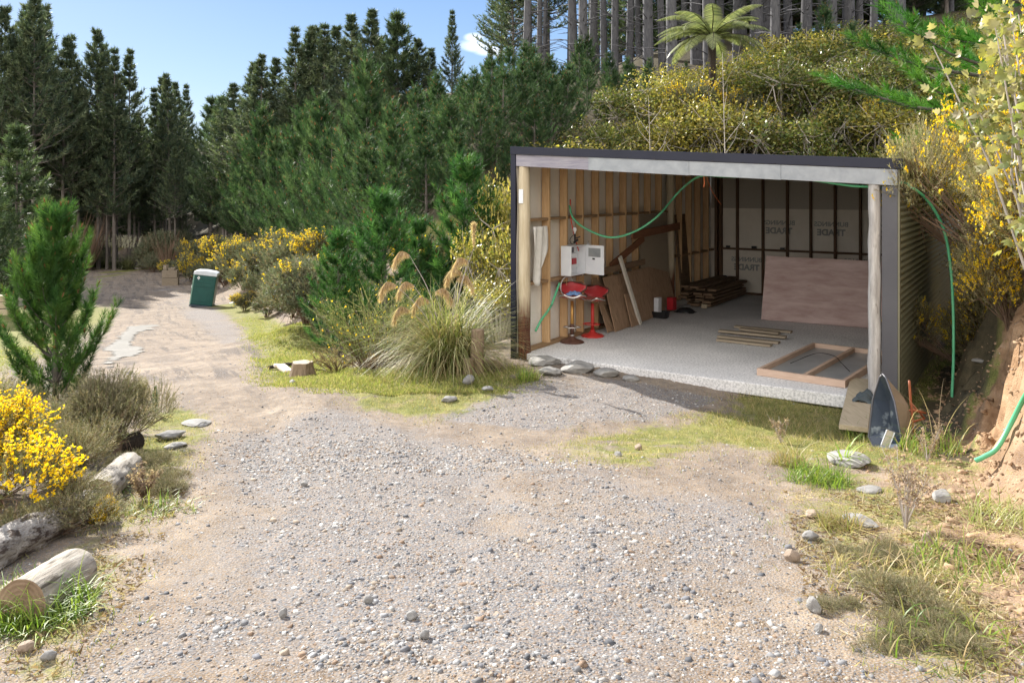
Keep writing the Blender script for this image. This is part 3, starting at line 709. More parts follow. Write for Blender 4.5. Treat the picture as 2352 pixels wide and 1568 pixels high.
st1, L1 = stool(1314, 786, .985, 'red bar stool with brass and brown stem and a blue cloth on its seat', ('brass', 'rust_brown'), 'rust_brown', PI * .0 + .55)
st2, L2 = stool(1361, 772, .86, 'red bar stool with all-red stem, the shorter one nearer the leaning plywood', ('red_paint', 'red_paint'), 'red_paint', .15)
bc = MB(); P = []
for i in range(15):
    r = []
    for j in range(19):
        x = -1 + 2 * j / 18; y = -1 + 2 * i / 14; q = max(0, 1 - x * x * .9 - y * y * .9)
        r.append((x * .13 + .012 * math.sin(y * 7), y * .085 + .01 * math.sin(x * 9), .068 * q ** .6 + .014 * math.sin(x * 11 + y * 5) * q))
    P.append(r)
o = obj('folded_cloth', bc.grid(P), 'blue_cloth', None, SL(L1.x + .0, L1.y + .06, .985 - .235 + .035), AA + .5, smooth=True, solid=.004)
tag(o, 'crumpled light blue cloth lying on the seat of the taller red stool', 'cloth')
# white electrical cabinet on the left wall
q0 = Lu(1272, 632, .2); q1 = Lu(1300, 580, .2)
eb = sthing('electrical_cabinet', 'white metal electrical cabinet with open door on a timber shelf board', 'electrical box', .19, 1.13, 1.12)
obj('cabinet_shell', MB().box((0, 0, 0), (.02, .52, .50)).box((.0201, 0, 0), (.20, .015, .50)).box((.0201, .505, 0), (.20, .52, .50)).box((.0201, .0151, .485), (.20, .5049, .50)).box((.0201, .0151, 0), (.20, .5049, .015)), 'white_paint', eb, bevel=.003)
obj('meter_panel', MB().box((.0205, .1, .12), (.10, .4, .36)), 'white_paint', eb, bevel=.003)
obj('breaker', MB().box((.1005, .16, .18), (.13, .32, .28)), 'tin_red', eb, bevel=.003)
obj('sub_panel', MB().box((.0205, .12, .375), (.06, .35, .47)), 'flash_grey', eb)
dr = Matrix.Rotation(math.radians(-12), 3, 'Z')
fw = MB()
for a, b in (((0, 0, 0), (.40, .012, .30)), ((0, 0, .4505), (.40, .012, .50)), ((0, 0, .3005), (.06, .012, .45)), ((.33, 0, .3005), (.40, .012, .45))): fw.box(a, b, dr, (.205, .50, 0))
dd_ = obj('door', fw, 'white_paint', eb, bevel=.002)
obj('window_pane', MB().box((.0605, .003, .301), (.3295, .009, .4495), dr, (.205, .50, 0)), 'glass_dusty', dd_)
obj('latch', MB().box((.16, -.012, .255), (.21, -.001, .28), dr, (.205, .50, 0)), 'black', dd_)
# clamp lamp above it
cl_ = sthing('clamp_lamp', 'small black clamp lamp with bare white bulb above the white cabinet', 'lamp', .30, 1.42, 1.66)
obj('bulb', MB().lathe([(.012, .155), (.014, .18), (.032, .215), (.034, .235), (.024, .262), (.004, .272)], 14), 'white_paint', cl_, smooth=True)
obj('clamp', MB().bar((-.02, 0, 0), (.06, 0, .06), .03, .035).bar((-.01, 0, .07), (.09, .03, .11), .02, .02).tube([(0, 0, .03), (0, 0, .155)], .016, 10), 'black', cl_, bevel=.003)
obj('flex', MB().tube(curve3([(0, 0, .14), (-.02, -.05, .12), (-.03, -.12, .06), (-.01, -.1, -.01), (0, -.02, -.0)], 6), .005, 6), 'black', cl_, smooth=True)
# power strip, its flex
ps = sthing('power_strip', 'slim white power strip hanging beside the white cabinet door', 'power strip', .21, 2.02, 1.26)
obj('strip_body', MB().box((0, 0, 0), (.05, .05, .36)), 'white_paint', ps, bevel=.008)
obj('flex', MB().tube(curve3([(.03, .025, .36), (.05, -.04, .40), (.05, -.09, .28), (.05, -.05, .05), (.03, .03, -.15), (.04, .05, -.22)], 6), .006, 6), 'grey_cable', ps, smooth=True)
for k in range(4): obj('socket', MB().box((.0502, .014, .05 + k * .075), (.053, .036, .09 + k * .075)), 'grey_cable', ps)
# paint roller on the lower nog, cable coil under the cabinet
pr_ = sthing('paint_roller', 'fluffy off-white paint roller resting on the nog right of the cabinet', 'paint roller', .22, 1.95, 1.10)
obj('sleeve', MB().tube([(0.02, 0, .04), (.02, .30, .05)], [.048, .05], 14), 'white_cloth', pr_); obj('handle', MB().tube(curve3([(.02, 0, .04), (.02, -.05, .03), (.04, -.14, -.01), (.05, -.22, -.04)], 5), .007, 6), 'grey_cable', pr_, smooth=True)
cc = MB()
for k in range(3): cc.tube([(.21 + .012 * k, 1.28 + (.20 + .015 * k) * math.cos(a), .93 + (.15 + .012 * k) * math.sin(a) ) for a in [2 * PI * j / 30 for j in range(31)]], .008, 6, False)
single('cable_coil', 'loose coil of pale grey cable hanging under the white cabinet', 'cable', cc, 'grey_cable', (.21, 1.28, .93), smooth=True)
# white cloth hanging at the left
P = []
for i in range(15):
    r = []
    for j in range(13):
        t_ = i / 14; x = j / 12
        r.append((.20 + .03 * math.sin(x * 13 + t_ * 3), .22 + x * (.42 + .0 * t_) - .12 * (t_ > .62) * (x > .5) * (t_ - .62) * 3, 1.98 - t_ * (.80 + .16 * math.sin(x * 5)) ))
    P.append(r)
single('hanging_cloth', 'dusty white cloth hanging on the left wall behind the creosoted pole', 'cloth', MB().grid(P), 'white_cloth', (.2, .4, 1.9), smooth=True, solid=.006)
# hoses and cords
def Lp(px, py, u): v = Lu(px, py, u); return (v.x, v.y, v.z)
a0 = Lu(1311, 465, .25); 
hp = [Lp(1308, 472, .20), Lp(1316, 500, .3), (Lu(1345, 525, .5)), (Lu(1400, 545, .9)), (Lu(1455, 533, 1.25)), (Lu(1510, 497, 1.6)), (Lu(1560, 440, 1.85)), Lv(1605, 406, .35), Lv(1660, 405, .22), Lv(1760, 408, .16), Lv(1850, 412, .12), Lv(1915, 421, .10), Lv(1960, 427, .10), Lv(2012, 429, .10), (SW - .10, .16, 2.60), (SW + .0, .17, 2.63), (SW + .05, .3, 2.67)]
end = [toL(at(2095, 431, 9.75)), toL(at(2130, 460, 9.9)), toL(at(2165, 520, 10.0)), toL(at(2182, 600, 10.05)), toL(at(2189, 700, 10.05)), toL(at(2190, 820, 10.0)), toL(at(2187, 900, 9.95))]
gp = toL((at(2187, 925, 9.95).x, 9.95, zt1(at(2187, 925, 9.95).x, 9.95)))
single('garden_hose', 'long green hose looping through the shed front and dropping down beside the corrugated wall', 'hose', MB().tube(curve3([Vector(p) for p in hp] + end + [gp], 8), .0175, 8), 'hose', (2, 1, 2.4), smooth=True)
h2 = [Lp(1288, 648, .13), Lp(1276, 685, .13), Lp(1266, 705, .12), Lp(1257, 716, .14), Lp(1243, 735, .12), Lp(1232, 758, .12)]
single('garden_hose', 'short green hose threaded behind the studs under the white cabinet', 'hose', MB().tube(curve3([Lp(1285, 650, .20), Lp(1276, 675, .20), Lp(1267, 700, .195)], 6), .02, 8).tube(curve3([Lp(1257, 716, .197), Lp(1243, 735, .197), Lp(1230, 760, .197)], 6), .02, 8).tube([Lp(1267, 700, .195), Lp(1257, 716, .197)], .019, 8), 'hose', (.2, .8, .5), smooth=True)
gh = [G(*p_) * .985 for p_ in ((2240, 1066), (2262, 1056), (2290, 1030), (2320, 985), (2345, 935), (2372, 880), (2400, 820))]
for i_ in range(1, 7): gh[i_].y = min(gh[i_].y, gh[i_ - 1].y + .12) if False else gh[i_].y
gh[0] += Vector((0, 0, .02))
single('garden_hose', 'pale green hose running down the sunlit clay bank at the right edge', 'hose', MB().tube(curve3(gh, 10), .02, 10), 'hose', gh[0], 'world', smooth=True)
single('extension_lead', 'thin red cord running from a stud hook down to the white cabinet', 'cord', MB().tube(curve3([Lp(1310, 458, .21), Lp(1311, 500, .22), Lp(1319, 540, .24), Lp(1329, 576, .28)], 6), .010, 6), 'red_cord', Lp(1310, 500, .22), smooth=True)
single('orange_twine', 'short orange twine dangling from the lintel beside the green hose', 'twine', MB().tube(curve3([Lv(1617, 405, .3), Lv(1618, 420, .3), Lv(1616, 430, .3)], 4), .008, 6).tube(curve3([Lv(1622, 405, .32), Lv(1636, 440, .9), Lv(1656, 470, 1.4)], 6), .003, 5), 'orange_string', Lv(1617, 405, .3))
single('white_wire', 'loose white wire looped beside the weathered right-hand pole', 'wire', MB().tube(curve3([Lv(2008, 735, .12), Lv(1999, 712, .12), Lv(1998, 735, .12), Lv(2001, 755, .12), Lv(2008, 775, .12)], 5), .006, 6), 'grey_cable', Lv(2008, 775, .12), smooth=True)
# sheets leaning on the left wall
def lean(name, lab, cat, a, b, top, mat, th=.018, hgt=1.2, lean_to=.25, frame=True):
    """sheet whose bottom edge runs a->b on the slab (u,v) and whose top leans to wall plane u=lean_to"""
    a = Vector((a[0], a[1], .004)); b = Vector((b[0], b[1], .004)); d = (b - a).normalized()
    n = Vector((-d.y, d.x, 0))
    if n.x > 0: n = -n
    up = (Vector((0, 0, 1)) * math.cos(top) + n * math.sin(top)).normalized()
    nn = d.cross(up).normalized(); base = a
    m = MB().prism([a, b, b + up * hgt, a + up * hgt], nn * th)
    return single(name, lab, cat, m, mat, base, bevel=.002), a, b, up, nn
def LsV(px, py): q = Ls(px, py); return (q.x, q.y)
A = LsV(1385, 765); B = LsV(1555, 705)
lean('plywood_sheet', 'big brown plywood sheet leaning on the left wall behind the white batten', 'plywood', LsV(1412, 763), (.42, Lu(1553, 697, .42).y), math.radians(14), 'ply', hgt=1.0)
lean('plywood_sheet', 'short dark plywood strip leaning at the left end of the sheets', 'plywood', LsV(1395, 765), LsV(1416, 757), math.radians(19), 'ply', hgt=1.0)
lean('timber_board', 'brown panelled board leaning just right of the plywood strip', 'board', LsV(1408, 762), LsV(1448, 746), math.radians(24), 'old_y', hgt=1.02, th=.03)
lean('timber_board', 'narrow brown board leaning in front of the big plywood sheet', 'board', LsV(1450, 752), LsV(1470, 744), math.radians(14), 'ply', hgt=.62, th=.02)
lean('plywood_sheet', 'thin dark veneered panel standing upright behind the big plywood sheet', 'plywood', LsV(1505, 690), LsV(1560, 672), math.radians(6), 'ply', hgt=1.62)
lean('plywood_sheet', 'pale grey tall panel standing behind the veneered panel', 'plywood', (.26, 4.3), (.26, 5.75), math.radians(2), 'timber_x', hgt=2.06, th=.012)
lean('timber_board', 'tall brown plank leaning upright right of the plywood sheets', 'board', LsV(1565, 697), LsV(1588, 688), math.radians(5), 'old_y', hgt=2.0, th=.03)
def seg(name, lab, cat, p, q, w, t, mat, up=(0, 0, 1), **k):
    return single(name, lab, cat, MB().bar(p, q, w, t, up), mat, p, bevel=.003, **k)
seg('timber_batten', 'flaking white batten leaning in front of the plywood sheets', 'batten', Vector((*LsV(1471, 745), .01)), Lu(1424, 590, .48), .085, .045, 'white_batten', (-1, 0, 0))
seg('timber_beam', 'reddish brown beam lying level across the leaning boards', 'beam', Lu(1452, 541, .42), Lu(1560, 519, .42), .04, .15, 'brown_beam')
seg('timber_beam', 'reddish brown beam sloping down left under the level beam', 'beam', Lu(1402, 612, .36), Lu(1478, 547, .34), .04, .13, 'brown_beam')
seg('timber_board', 'short grey board resting on top of the leaning plywood', 'board', Lu(1387, 622, .42), Lu(1480, 601, .42), .04, .11, 'old_y')
# carton, red box, tray, roll, bag
q = Ls(1497, 728); q.x += .14; t = single('carton', 'white and grey carton standing open beside the dark red box', 'carton', MB().box((q.x - .07, q.y - .06, .08), (q.x + .03, q.y + .10, .40), Matrix.Rotation(.0, 3, 'Z')), 'white_paint', (q.x, q.y, .08), bevel=.004)
q = Ls(1521, 720); q.x += .16; single('red_box', 'dark red box standing between the white carton and the carpet roll', 'box', MB().box((q.x - .05, q.y - .02, .09), (q.x + .09, q.y + .16, .34)), 'tin_red', (q.x, q.y, .09), bevel=.004)
q = Ls(1511, 729)
tr = sthing('plastic_tray', 'black plastic tray on the slab below the white carton', 'tray', q.x, q.y)
P = [(-.2, -.12), (.2, -.12), (.22, 0), (.2, .14), (-.2, .14), (-.22, 0)]
m = MB().prism([(x * .9, y * .9, .0) for x, y in P], (0, 0, .012))
for (x0, y0), (x1, y1) in zip(P, P[1:] + P[:1]): m.prism([(x0 * .9, y0 * .9, .01), (x1 * .9, y1 * .9, .01), (x1, y1, .13), (x0, y0, .13)], Vector((-(x0 + x1), -(y0 + y1), 0)).normalized() * .012)
obj('tray_body', m, 'black', tr); obj('paper_scrap', MB().box((-.03, -.05, 0), (.05, .05, .006), Matrix.Rotation(.7, 3, 'X'), (0, 0, .12)), 'white_paint', tr)
a = Ls(1521, 718); b = Ls(1601, 692); single('carpet_roll', 'grey carpet roll lying on the slab in front of the timber stack', 'carpet roll', MB().tube([(a.x, a.y, .075), ((a.x + b.x) / 2, (a.y + b.y) / 2, .08), (b.x, b.y, .075)], .075, 16), 'roll', (a.x, a.y, 0), smooth=False)
q = Ls(1575, 717); P = []
for i in range(11):
    P.append([(q.x + (-1 + 2 * j / 12) * .2, q.y + (-1 + 2 * i / 10) * .13, .005 + .085 * max(0, 1 - (-1 + 2 * j / 12) ** 2 - (-1 + 2 * i / 10) ** 2) ** .5 + .012 * math.sin(i * 2 + j)) for j in range(13)])
single('black_bag', 'crumpled black bag on the slab beside the carpet roll', 'bag', MB().grid(P), 'black', (q.x, q.y, 0), smooth=True, solid=.006)
# timber stack in the far left corner: each board a thing
r_ = random.Random(3); k = 0
for lay in range(6):
    for c in range(3 if lay < 5 else 2):
        u_ = .42 + c * .26 + r_.uniform(-.02, .03); z = .03 + lay * .075; v0 = 6.25 + r_.uniform(-.15, .2); v1 = 8.45 + r_.uniform(-.2, .2)
        nm = ['left', 'middle', 'right'][c]; ly = ['bottom', 'second', 'third', 'fourth', 'fifth', 'top'][lay]
        seg('timber_board', f'old dark board in the {ly} layer of the corner stack, {nm} one of its layer', 'board', (u_, v0, z + .03), (u_ + r_.uniform(-.05, .08), v1, z + .03), .2, .05, 'old_y', group='boards stacked in the back corner'); k += 1
for (p, q, l) in (((1600, 703), (1650, 676), 'left'), ((1617, 708), (1668, 679), 'right')):
    a = Ls(*p); b = Ls(*q); seg('timber_board', f'weathered board lying on the slab in front of the corner stack, {l} of the pair', 'board', (a.x, a.y, .045), (b.x, b.y, .05), .12, .09, 'timber_y', group='pair of boards in front of the stack')
# jerrycan
q = Ls(1667, 671); jc = sthing('jerrycan', 'navy blue plastic jerrycan with white label against the back wall', 'jerrycan', q.x, q.y - .1)
obj('can_body', MB().box((-.16, -.12, .0), (.16, .12, .36)), 'navy', jc, bevel=.035); obj('handle', MB().tube(curve3([(-.1, 0, .35), (-.08, 0, .41), (.04, 0, .41), (.06, 0, .35)], 5), .018, 8), 'navy', jc, smooth=True); obj('cap', MB().lathe([(.03, .355), (.03, .39)], 12, (.11, 0, 0)), 'black', jc)
obj('paper_label', MB().box((-.13, -.1245, .1), (.07, -.1215, .24)), 'white_paint', jc)
# small things on the back nog
for px, s in ((1672, .05), (1732, .06), (1797, .05)):
    q = Lv(px, 569, bv - .05); single('small_block', {1672: 'small dark block on the back wall nog, the one above the jerrycan', 1732: 'small dark block on the back wall nog, second from the left', 1797: 'small dark block on the back wall nog, the rightmost one'}[px], 'block', MB().box((q.x - s, bv - .07, 1.1255), (q.x + s, bv - .02, 1.1255 + s)), 'black', (q.x, bv - .05, 1.1255), bevel=.004)
# reddish plywood sheet leaning at the right
a = Ls(1748, 735); b = Ls(2005, 755); tl = Ls(1765, 616); 
pa = Vector((a.x, a.y, .01)); pb = Vector((SW - .17, a.y + (b.y - a.y) * ((SW - .17 - a.x) / (b.x - a.x)), .01))
lnv = Vector((-(pb - pa).y, (pb - pa).x, 0)).normalized() * .22
hgt = 1.22
m = MB().prism([pa, pb, pb + lnv + Vector((0, 0, hgt)), pa + lnv + Vector((.05, 0, hgt + .02))], lnv.normalized() * .02)
single('plywood_sheet', 'large reddish plywood sheet leaning lengthways near the right-hand wall', 'plywood', m, 'ply_red', pa, bevel=.003)
# boards lying on the slab
bl = [((1688, 752), (1818, 765), .0), ((1652, 766), (1806, 781), .03), ((1650, 775), (1790, 790), 0), ((1700, 758), (1790, 768), 0), ((1648, 783), (1772, 797), 0), ((1690, 757), (1804, 770), 0)]
for i, ((p, q, z), nm) in enumerate(zip(bl[:5], ('farthest', 'second farthest, the long one on top', 'middle', 'short fourth', 'nearest'))):
    a = Ls(*p); b = Ls(*q); seg('floor_board', f'weathered board lying flat in the middle of the slab, {nm} of the five', 'board', (a.x, a.y, .022 + z + .001 * i), (b.x, b.y, .022 + z + .001 * i), .14, .035, 'timber_x', group='boards lying on the slab')
# glazed timber frame on the slab edge
c = [Ls(1738, 862), Ls(1941, 892), Ls(1974, 808), Ls(1808, 793)]
fa, fb, fd, fe = [Vector((p.x, p.y, 0)) for p in c]
fx = (fb - fa); W_ = fx.length; fx.normalize(); fyv = (fe - fa); fyv -= fx * fyv.dot(fx); H_ = fyv.length; fyv.normalize()
fr = thing('window_frame', 'pale pine frame with one crossbar and dusty panes lying on the slab edge', 'frame', SL(fa.x, fa.y, .0), AA + math.atan2(fx.y, fx.x))
H_ = max(H_, 1.0)
obj('front_rail', MB().box((0, 0, .004), (W_, .05, .10)), 'pine_x', fr, bevel=.003); obj('back_rail', MB().box((0, H_ - .05, .004), (W_, H_, .10)), 'pine_x', fr, bevel=.003)
for nm, x in (('side_rail', 0), ('side_rail', W_ - .05), ('crossbar', W_ * .52)): obj(nm, MB().box((x, .0505, .006), (x + .05, H_ - .0505, .098)), 'pine_y', fr, bevel=.003)
obj('pane', MB().box((.0505, .0505, .02), (W_ * .52 - .001, H_ - .0505, .03)), 'glass_dusty', fr); obj('pane', MB().box((W_ * .52 + .0505, .0505, .02), (W_ - .0505, H_ - .0505, .03)), 'glass_dusty', fr)
q = SL(fa.x, fa.y); wv = MB().tube(curve3([Vector((W_ * .15, H_ * .35, .05)), (W_ * .3, H_ * .6, .12), (W_ * .55, H_ * .55, .14), (W_ * .7, H_ * .45, .1), (W_ * .85, H_ * .35, .05)], 6), .005, 5)
o = obj('bent_wire', wv, 'black', None, SL(fa.x, fa.y), AA + math.atan2(fx.y, fx.x), smooth=True); tag(o, 'thin dark bent wire lying across the timber frame', 'wire')
# plank leading out of the shed, folded fabric
p0 = SL(SW - .52, .85, .03); p1 = at(1960, 955, 8.62); p1.z = zt1(p1.x, p1.y) + .10
pl = MB().bar((0, 0, 0), p1 - p0, .29, .055); o = obj('plank', pl, 'timber_y', None, p0, 0, bevel=.004); tag(o, 'wide pale plank sloping from the slab down to the grass beside the wheelbarrow', 'plank')
P = []
q = toL(at(1995, 880, 9.6))
for i in range(9): P.append([(SW - .30 + .13 * (-1 + j / 4) , -.28 + .2 * (-1 + i / 4), -.02 + .05 * math.sin(i * 1.3) * math.sin(j * 1.1) + .12 * max(0, 1 - (-1 + j / 4) ** 2)) for j in range(9)])
single('folded_fabric', 'dark grey fabric bundle wedged between the plank and the weathered pole', 'fabric', MB().grid(P), 'dark_fabric', (SW - .3, -.3, -.1), smooth=True, solid=.02)
# ------------------------------------------------------------------ wheelbarrow on its side
wbp = at(2022, 1025, 7.95); wz = zt1(wbp.x, wbp.y)
R3 = Matrix.Rotation(math.radians(0), 4, 'Z')
bar = thing('wheelbarrow', 'overturned dark wheelbarrow with rusty orange frame at the right corner of the shed', 'wheelbarrow', (wbp.x + .05, wbp.y, wz))
# local frame: opening normal o, long axis l (up), cross axis c
on = Vector((-.93, -.32, .10)).normalized(); ln = Vector((-.18, .10, 1)).normalized(); ln = (ln - on * ln.dot(on)).normalized(); cn_ = on.cross(ln)
def T(l, c, d): return ln * l + cn_ * c - on * d            # d = depth behind the opening
rim = [T(1.02, -.0, 0), T(.97, .06, 0), T(.66, .20, 0), T(.12, .31, 0), T(-.02, .22, 0), T(-.02, -.22, 0), T(.12, -.31, 0), T(.66, -.20, 0), T(.97, -.06, 0)]
bot = [T(.72, 0, .24), T(.70, .12, .24), T(.60, .17, .26), T(.22, .19, .30), T(.16, .12, .30), T(.16, -.12, .30), T(.22, -.19, .30), T(.60, -.17, .26), T(.70, -.12, .24)]
m = MB(); k = len(rim)
m.add(rim + bot, [(i, (i + 1) % k, (i + 1) % k + k, i + k) for i in range(k)] + [tuple(range(k, 2 * k))])
tr_ = obj('tray', m, ['barrow_black', 'barrow_out'], bar, smooth=False); md = tr_.modifiers.new('s', 'SOLIDIFY'); md.thickness = .006; md.offset = 0; md.use_rim = True
m2 = MB(); off = [p * 1.0 - on * .004 for p in rim]
k2 = MB().add([p + (p - sum(bot, Vector()) / 9) * .02 - on * .008 for p in rim] + [b + (b - sum(rim, Vector()) / 9) * .02 - on * .006 for b in bot], [(i, (i + 1) % k, (i + 1) % k + k, i + k) for i in range(k)] + [tuple(range(k, 2 * k))])
obj('tray_underside', k2, 'barrow_out', bar)
obj('rim', MB().tube(rim + [rim[0]], .012, 8), 'flash_grey', bar, smooth=True)
fm = MB()
for s in (-1, 1):
    fm.tube(curve3([T(.95, s * .22, .26), T(.55, s * .17, .33), T(.2, s * .15, .40), T(-.02 + .1, s * .06, .80)], 6), .017, 8)
fm.tube([T(.55, .17, .33), T(.50, .13, .62), T(.50, -.13, .62), T(.55, -.17, .33)], .015, 8)
fm.tube([T(.28, .16, .40), T(.40, .12, .86)], .015, 8).tube([T(.40, .12, .86), T(.62, .10, .60)], .015, 8)
obj('frame', fm, 'rust_red', bar, smooth=True)
whc = (at(2112, 1005, 8.1) - bar.location) / .7; whc.z = .16
ax = Vector((.25, .35, 1)).normalized(); e1 = ax.cross(Vector((1, 0, 0))).normalized(); e2 = ax.cross(e1)
wl = obj('wheel', MB().tube([whc - ax * .05, whc + ax * .05], .10, 16), 'barrow_out', bar)
obj('tyre', MB().tube([whc + (e1 * math.cos(a) + e2 * math.sin(a)) * .155 for a in [2 * PI * i / 24 for i in range(25)]], .055, 10, False), 'rubber', wl, smooth=True)
br = MB(); bp = [bar.location + (p_ - bar.location) / .7 for p_ in (at(2037, 987, 7.8), at(2055, 993, 7.8), at(2042, 1028, 7.75), at(2024, 1021, 7.75))]
br.tube([p - bar.location for p in bp + [bp[0]]], .009, 6)
br.prism([p - bar.location for p in bp], (0, .01, 0)); obj('foot_bracket', br, 'alu', bar); bar.scale = (.70, .70, .70)
# ------------------------------------------------------------------ vegetation generators
def unit(a): return a / (np.linalg.norm(a, axis=-1, keepdims=True) + 1e-9)
def rdir(r, n): return unit(r.normal(size=(n, 3)))
def tri_blades(P, D, L, W, r, side=None):
    n = len(P); s = unit(np.cross(D, rdir(r, n))) if side is None else side
    L = np.broadcast_to(L, (n,))[:, None]; W = np.broadcast_to(W, (n,))[:, None]
    V = np.stack([P - s * W * .5, P + s * W * .5, P + D * L], 1).reshape(-1, 3)
    return V, np.arange(3 * n).reshape(-1, 3)
def shoot_needles(r, A, B, per, L, W, ang=.75, grow=.35):
    """needles set round the stems A->B"""
    m = len(A); t = r.random((m, per)); ax = unit(B - A)[:, None, :]
    P = A[:, None] + (B - A)[:, None] * t[..., None]
    rad = r.normal(size=(m, per, 3)); rad = rad - (rad * ax).sum(-1, keepdims=True) * ax; rad = unit(rad)
    a = (ang * (1 - .45 * t ** 2))[..., None]
    D = unit(ax * np.cos(a) + rad * np.sin(a))
    P = P.reshape(-1, 3); D = D.reshape(-1, 3)
    Ls_ = L * (.75 + .5 * r.random(len(P)))
    return tri_blades(P, D, Ls_, W, r)
def vcol(r, n, per, cols, var=.18):
    """n items of per vertices, colour picked between the given ones"""
    cols = np.array(cols, float); k = r.integers(0, len(cols), n); k2 = r.integers(0, len(cols), n); t = r.random((n, 1))
    c = cols[k] * t + cols[k2] * (1 - t); c = c * (1 + var * r.normal(size=(n, 1))); return np.repeat(np.clip(c, .003, 1), per, 0)
def join(parts):
    V = []; Fc = []; C = []; MI = []; o = 0
    for v, f, c, mi in parts:
        V.append(v); Fc.append(f + o); C.append(c); MI.append(np.full(len(f), mi)); o += len(v)
    return np.concatenate(V), np.concatenate(Fc), np.concatenate(C), np.concatenate(MI)
def branch_pts(z0, az, L, e0, e1, r, n=6, x0=0, y0=0):
    p = np.array([x0, y0, z0], float); out = [p.copy()]
    for k in range(n):
        e = e0 + (e1 - e0) * (k + .5) / n + r.normal() * .05; az += r.normal() * .05
        p = p + np.array([math.cos(az) * math.cos(e), math.sin(az) * math.cos(e), math.sin(e)]) * L / n; out.append(p.copy())
    return np.array(out)
def pine(seed, H, R, nwh, nb, nsh, per, nl, nw, c0=.06, e0=.25, e1=.85, shl=.3, cols=None, up=.7, dead=0, tr=.03, ang=.75, buds=False, taper=.85, name='pine', mat='needle', gap=0, tmat='trunk', lead=.0):
    r = np.random.default_rng(seed); A = []; B = []; tips = []
    wd = MB(); k = 12; lean = r.normal(size=2) * .012 * H
    tp = [(lean[0] * (i / k) ** 2, lean[1] * (i / k) ** 2, H * i / k) for i in range(k + 1)]
    wd.tube([(tp[0][0], tp[0][1], -.4)] + tp, [tr * H * .75] + [tr * H * (1 - .93 * i / k) * .6 for i in range(k + 1)], 7)
    if dead:
        for i in range(dead):
            z = H * (.03 + (c0 - .0) * r.random()); az = r.random() * 6.28; L = (.4 + 1.5 * r.random()) * H / 22
            b = branch_pts(z, az, L, .1 + .5 * r.random(), .1, r, 3); wd.tube(b, [.03 * H / 22, .022 * H / 22, .016 * H / 22, .006 * H / 22], 4)
    for w in range(nwh):
        t = (w + r.random() * .6) / nwh; z = H * (c0 + (1 - c0) * t ** .92); q = (z / H - c0) / (1 - c0)
        Lw = R * max(.06, (1 - q) ** taper) * (.75 if q < .08 else 1)
        az0 = r.random() * 6.28; nbb = nb if q < .85 else max(3, nb - 2)
        for j in range(nbb):
            if gap and r.random() < gap: continue
            L = Lw * (.7 + .5 * r.random()); ez = e0 + .35 * q; b = branch_pts(z, az0 + j * 6.283 / nbb + r.normal() * .2, L, ez, e1 + .2 * q, r, 5, lean[0] * (z / H) ** 2, lean[1] * (z / H) ** 2)
            rr = max(.006 * H / 6, .035 * L * .5); wd.tube(b, [rr * (1 - .8 * i / 5) for i in range(6)], 4, False)
            for i in range(2, 5): A.append(b[i]); B.append(b[i + 1])
            ns = max(2, int(nsh * (.35 + .65 * L / R))); sq = 1 - lead * q
            for s in range(ns):
                f = .22 + .78 * (s + r.random() * .5) / ns; i = min(4, int(f * 5)); p = b[i] + (b[i + 1] - b[i]) * (f * 5 - i if f < 1 else 1)
                tg = unit(b[i + 1] - b[i]); sd = unit(np.cross(tg, [0, 0, 1])) * (1 if s % 2 else -1)
                d = unit(tg * .6 + np.array([0, 0, up]) + sd * (.55 + .25 * r.random()) + r.normal(size=3) * .12)
                l = shl * sq * (.6 + .7 * r.random()) * (1.0 if f > .5 else .8); A.append(p); B.append(p + d * l); tips.append((p + d * l, d))
            A.append(b[-1]); d = unit(b[-1] - b[-2] + np.array([0, 0, .25 * L / 5])); B.append(b[-1] + d * shl * sq); tips.append((b[-1] + d * shl * sq, d))
    top = np.array([lean[0], lean[1], H])
    for i in range(5): A.append(top - [0, 0, shl * 2.6 - shl * .55 * i]); B.append(top - [0, 0, shl * 2.0 - shl * .55 * i])
    for i in range(4):
        az = i * 1.57 + r.random(); d = unit(np.array([math.cos(az) * .45, math.sin(az) * .45, 1])); A.append(top - [0, 0, shl * 1.6]); B.append(top - [0, 0, shl * 1.6] + d * shl * 1.1 * (1 - lead * .7))
        tips.append((B[-1], d))
    tips.append((top + [0, 0, shl * .2], np.array([0, 0, 1.])))
    A = np.array(A); B = np.array(B)
    V, Fc = shoot_needles(r, A, B, per, nl, nw, ang)
    C = vcol(r, len(A), 3 * per, cols, .16) * np.repeat(1 + .2 * r.normal(size=(len(A) * per, 1)), 3, 0)
    C = np.clip(C, .003, 1)
    if not buds: cr = npmesh('needles', V, Fc, [mat], C=C)
    ch = None
    if buds:
        tips = [t_ for t_ in tips if t_[0][2] > H * .35 and r.random() < .34] + tips[-5:]
        P = np.array([t_[0] for t_ in tips]); D = np.array([t_[1] for t_ in tips]); k3 = 3
        P3 = np.repeat(P, k3, 0) - np.repeat(D, k3, 0) * .01; D3 = unit(np.repeat(D, k3, 0) * 1.4 + r.normal(size=(len(P) * k3, 3)) * .22)
        v2, f2 = tri_blades(P3, D3, buds, buds * .33, r)
        v4, f4 = tri_blades(P3, D3, buds, buds * .33, r)
        vv, ff, cc_, mi_ = join([(V, Fc, C, 0), (v2, f2, vcol(r, len(P3), 3, [(.34, .17, .09), (.28, .12, .06), (.36, .24, .12)]), 1), (v4, f4, vcol(r, len(P3), 3, [(.34, .17, .09), (.28, .12, .06)]), 1)])
        cr = npmesh('needles', vv, ff, [mat, 'bud'], mi=mi_, C=cc_)
    return wd, cr, ch, tmat
def make_tree(data, name, cat, first='pine'):
    wd, cr, ch, tm = data
    t = thing(name, '', cat, (0, 0, 0))
    obj('trunk', wd, tm, t, smooth=True); link('crown', cr, t)
    if ch: link('candles', ch, t)
    return t
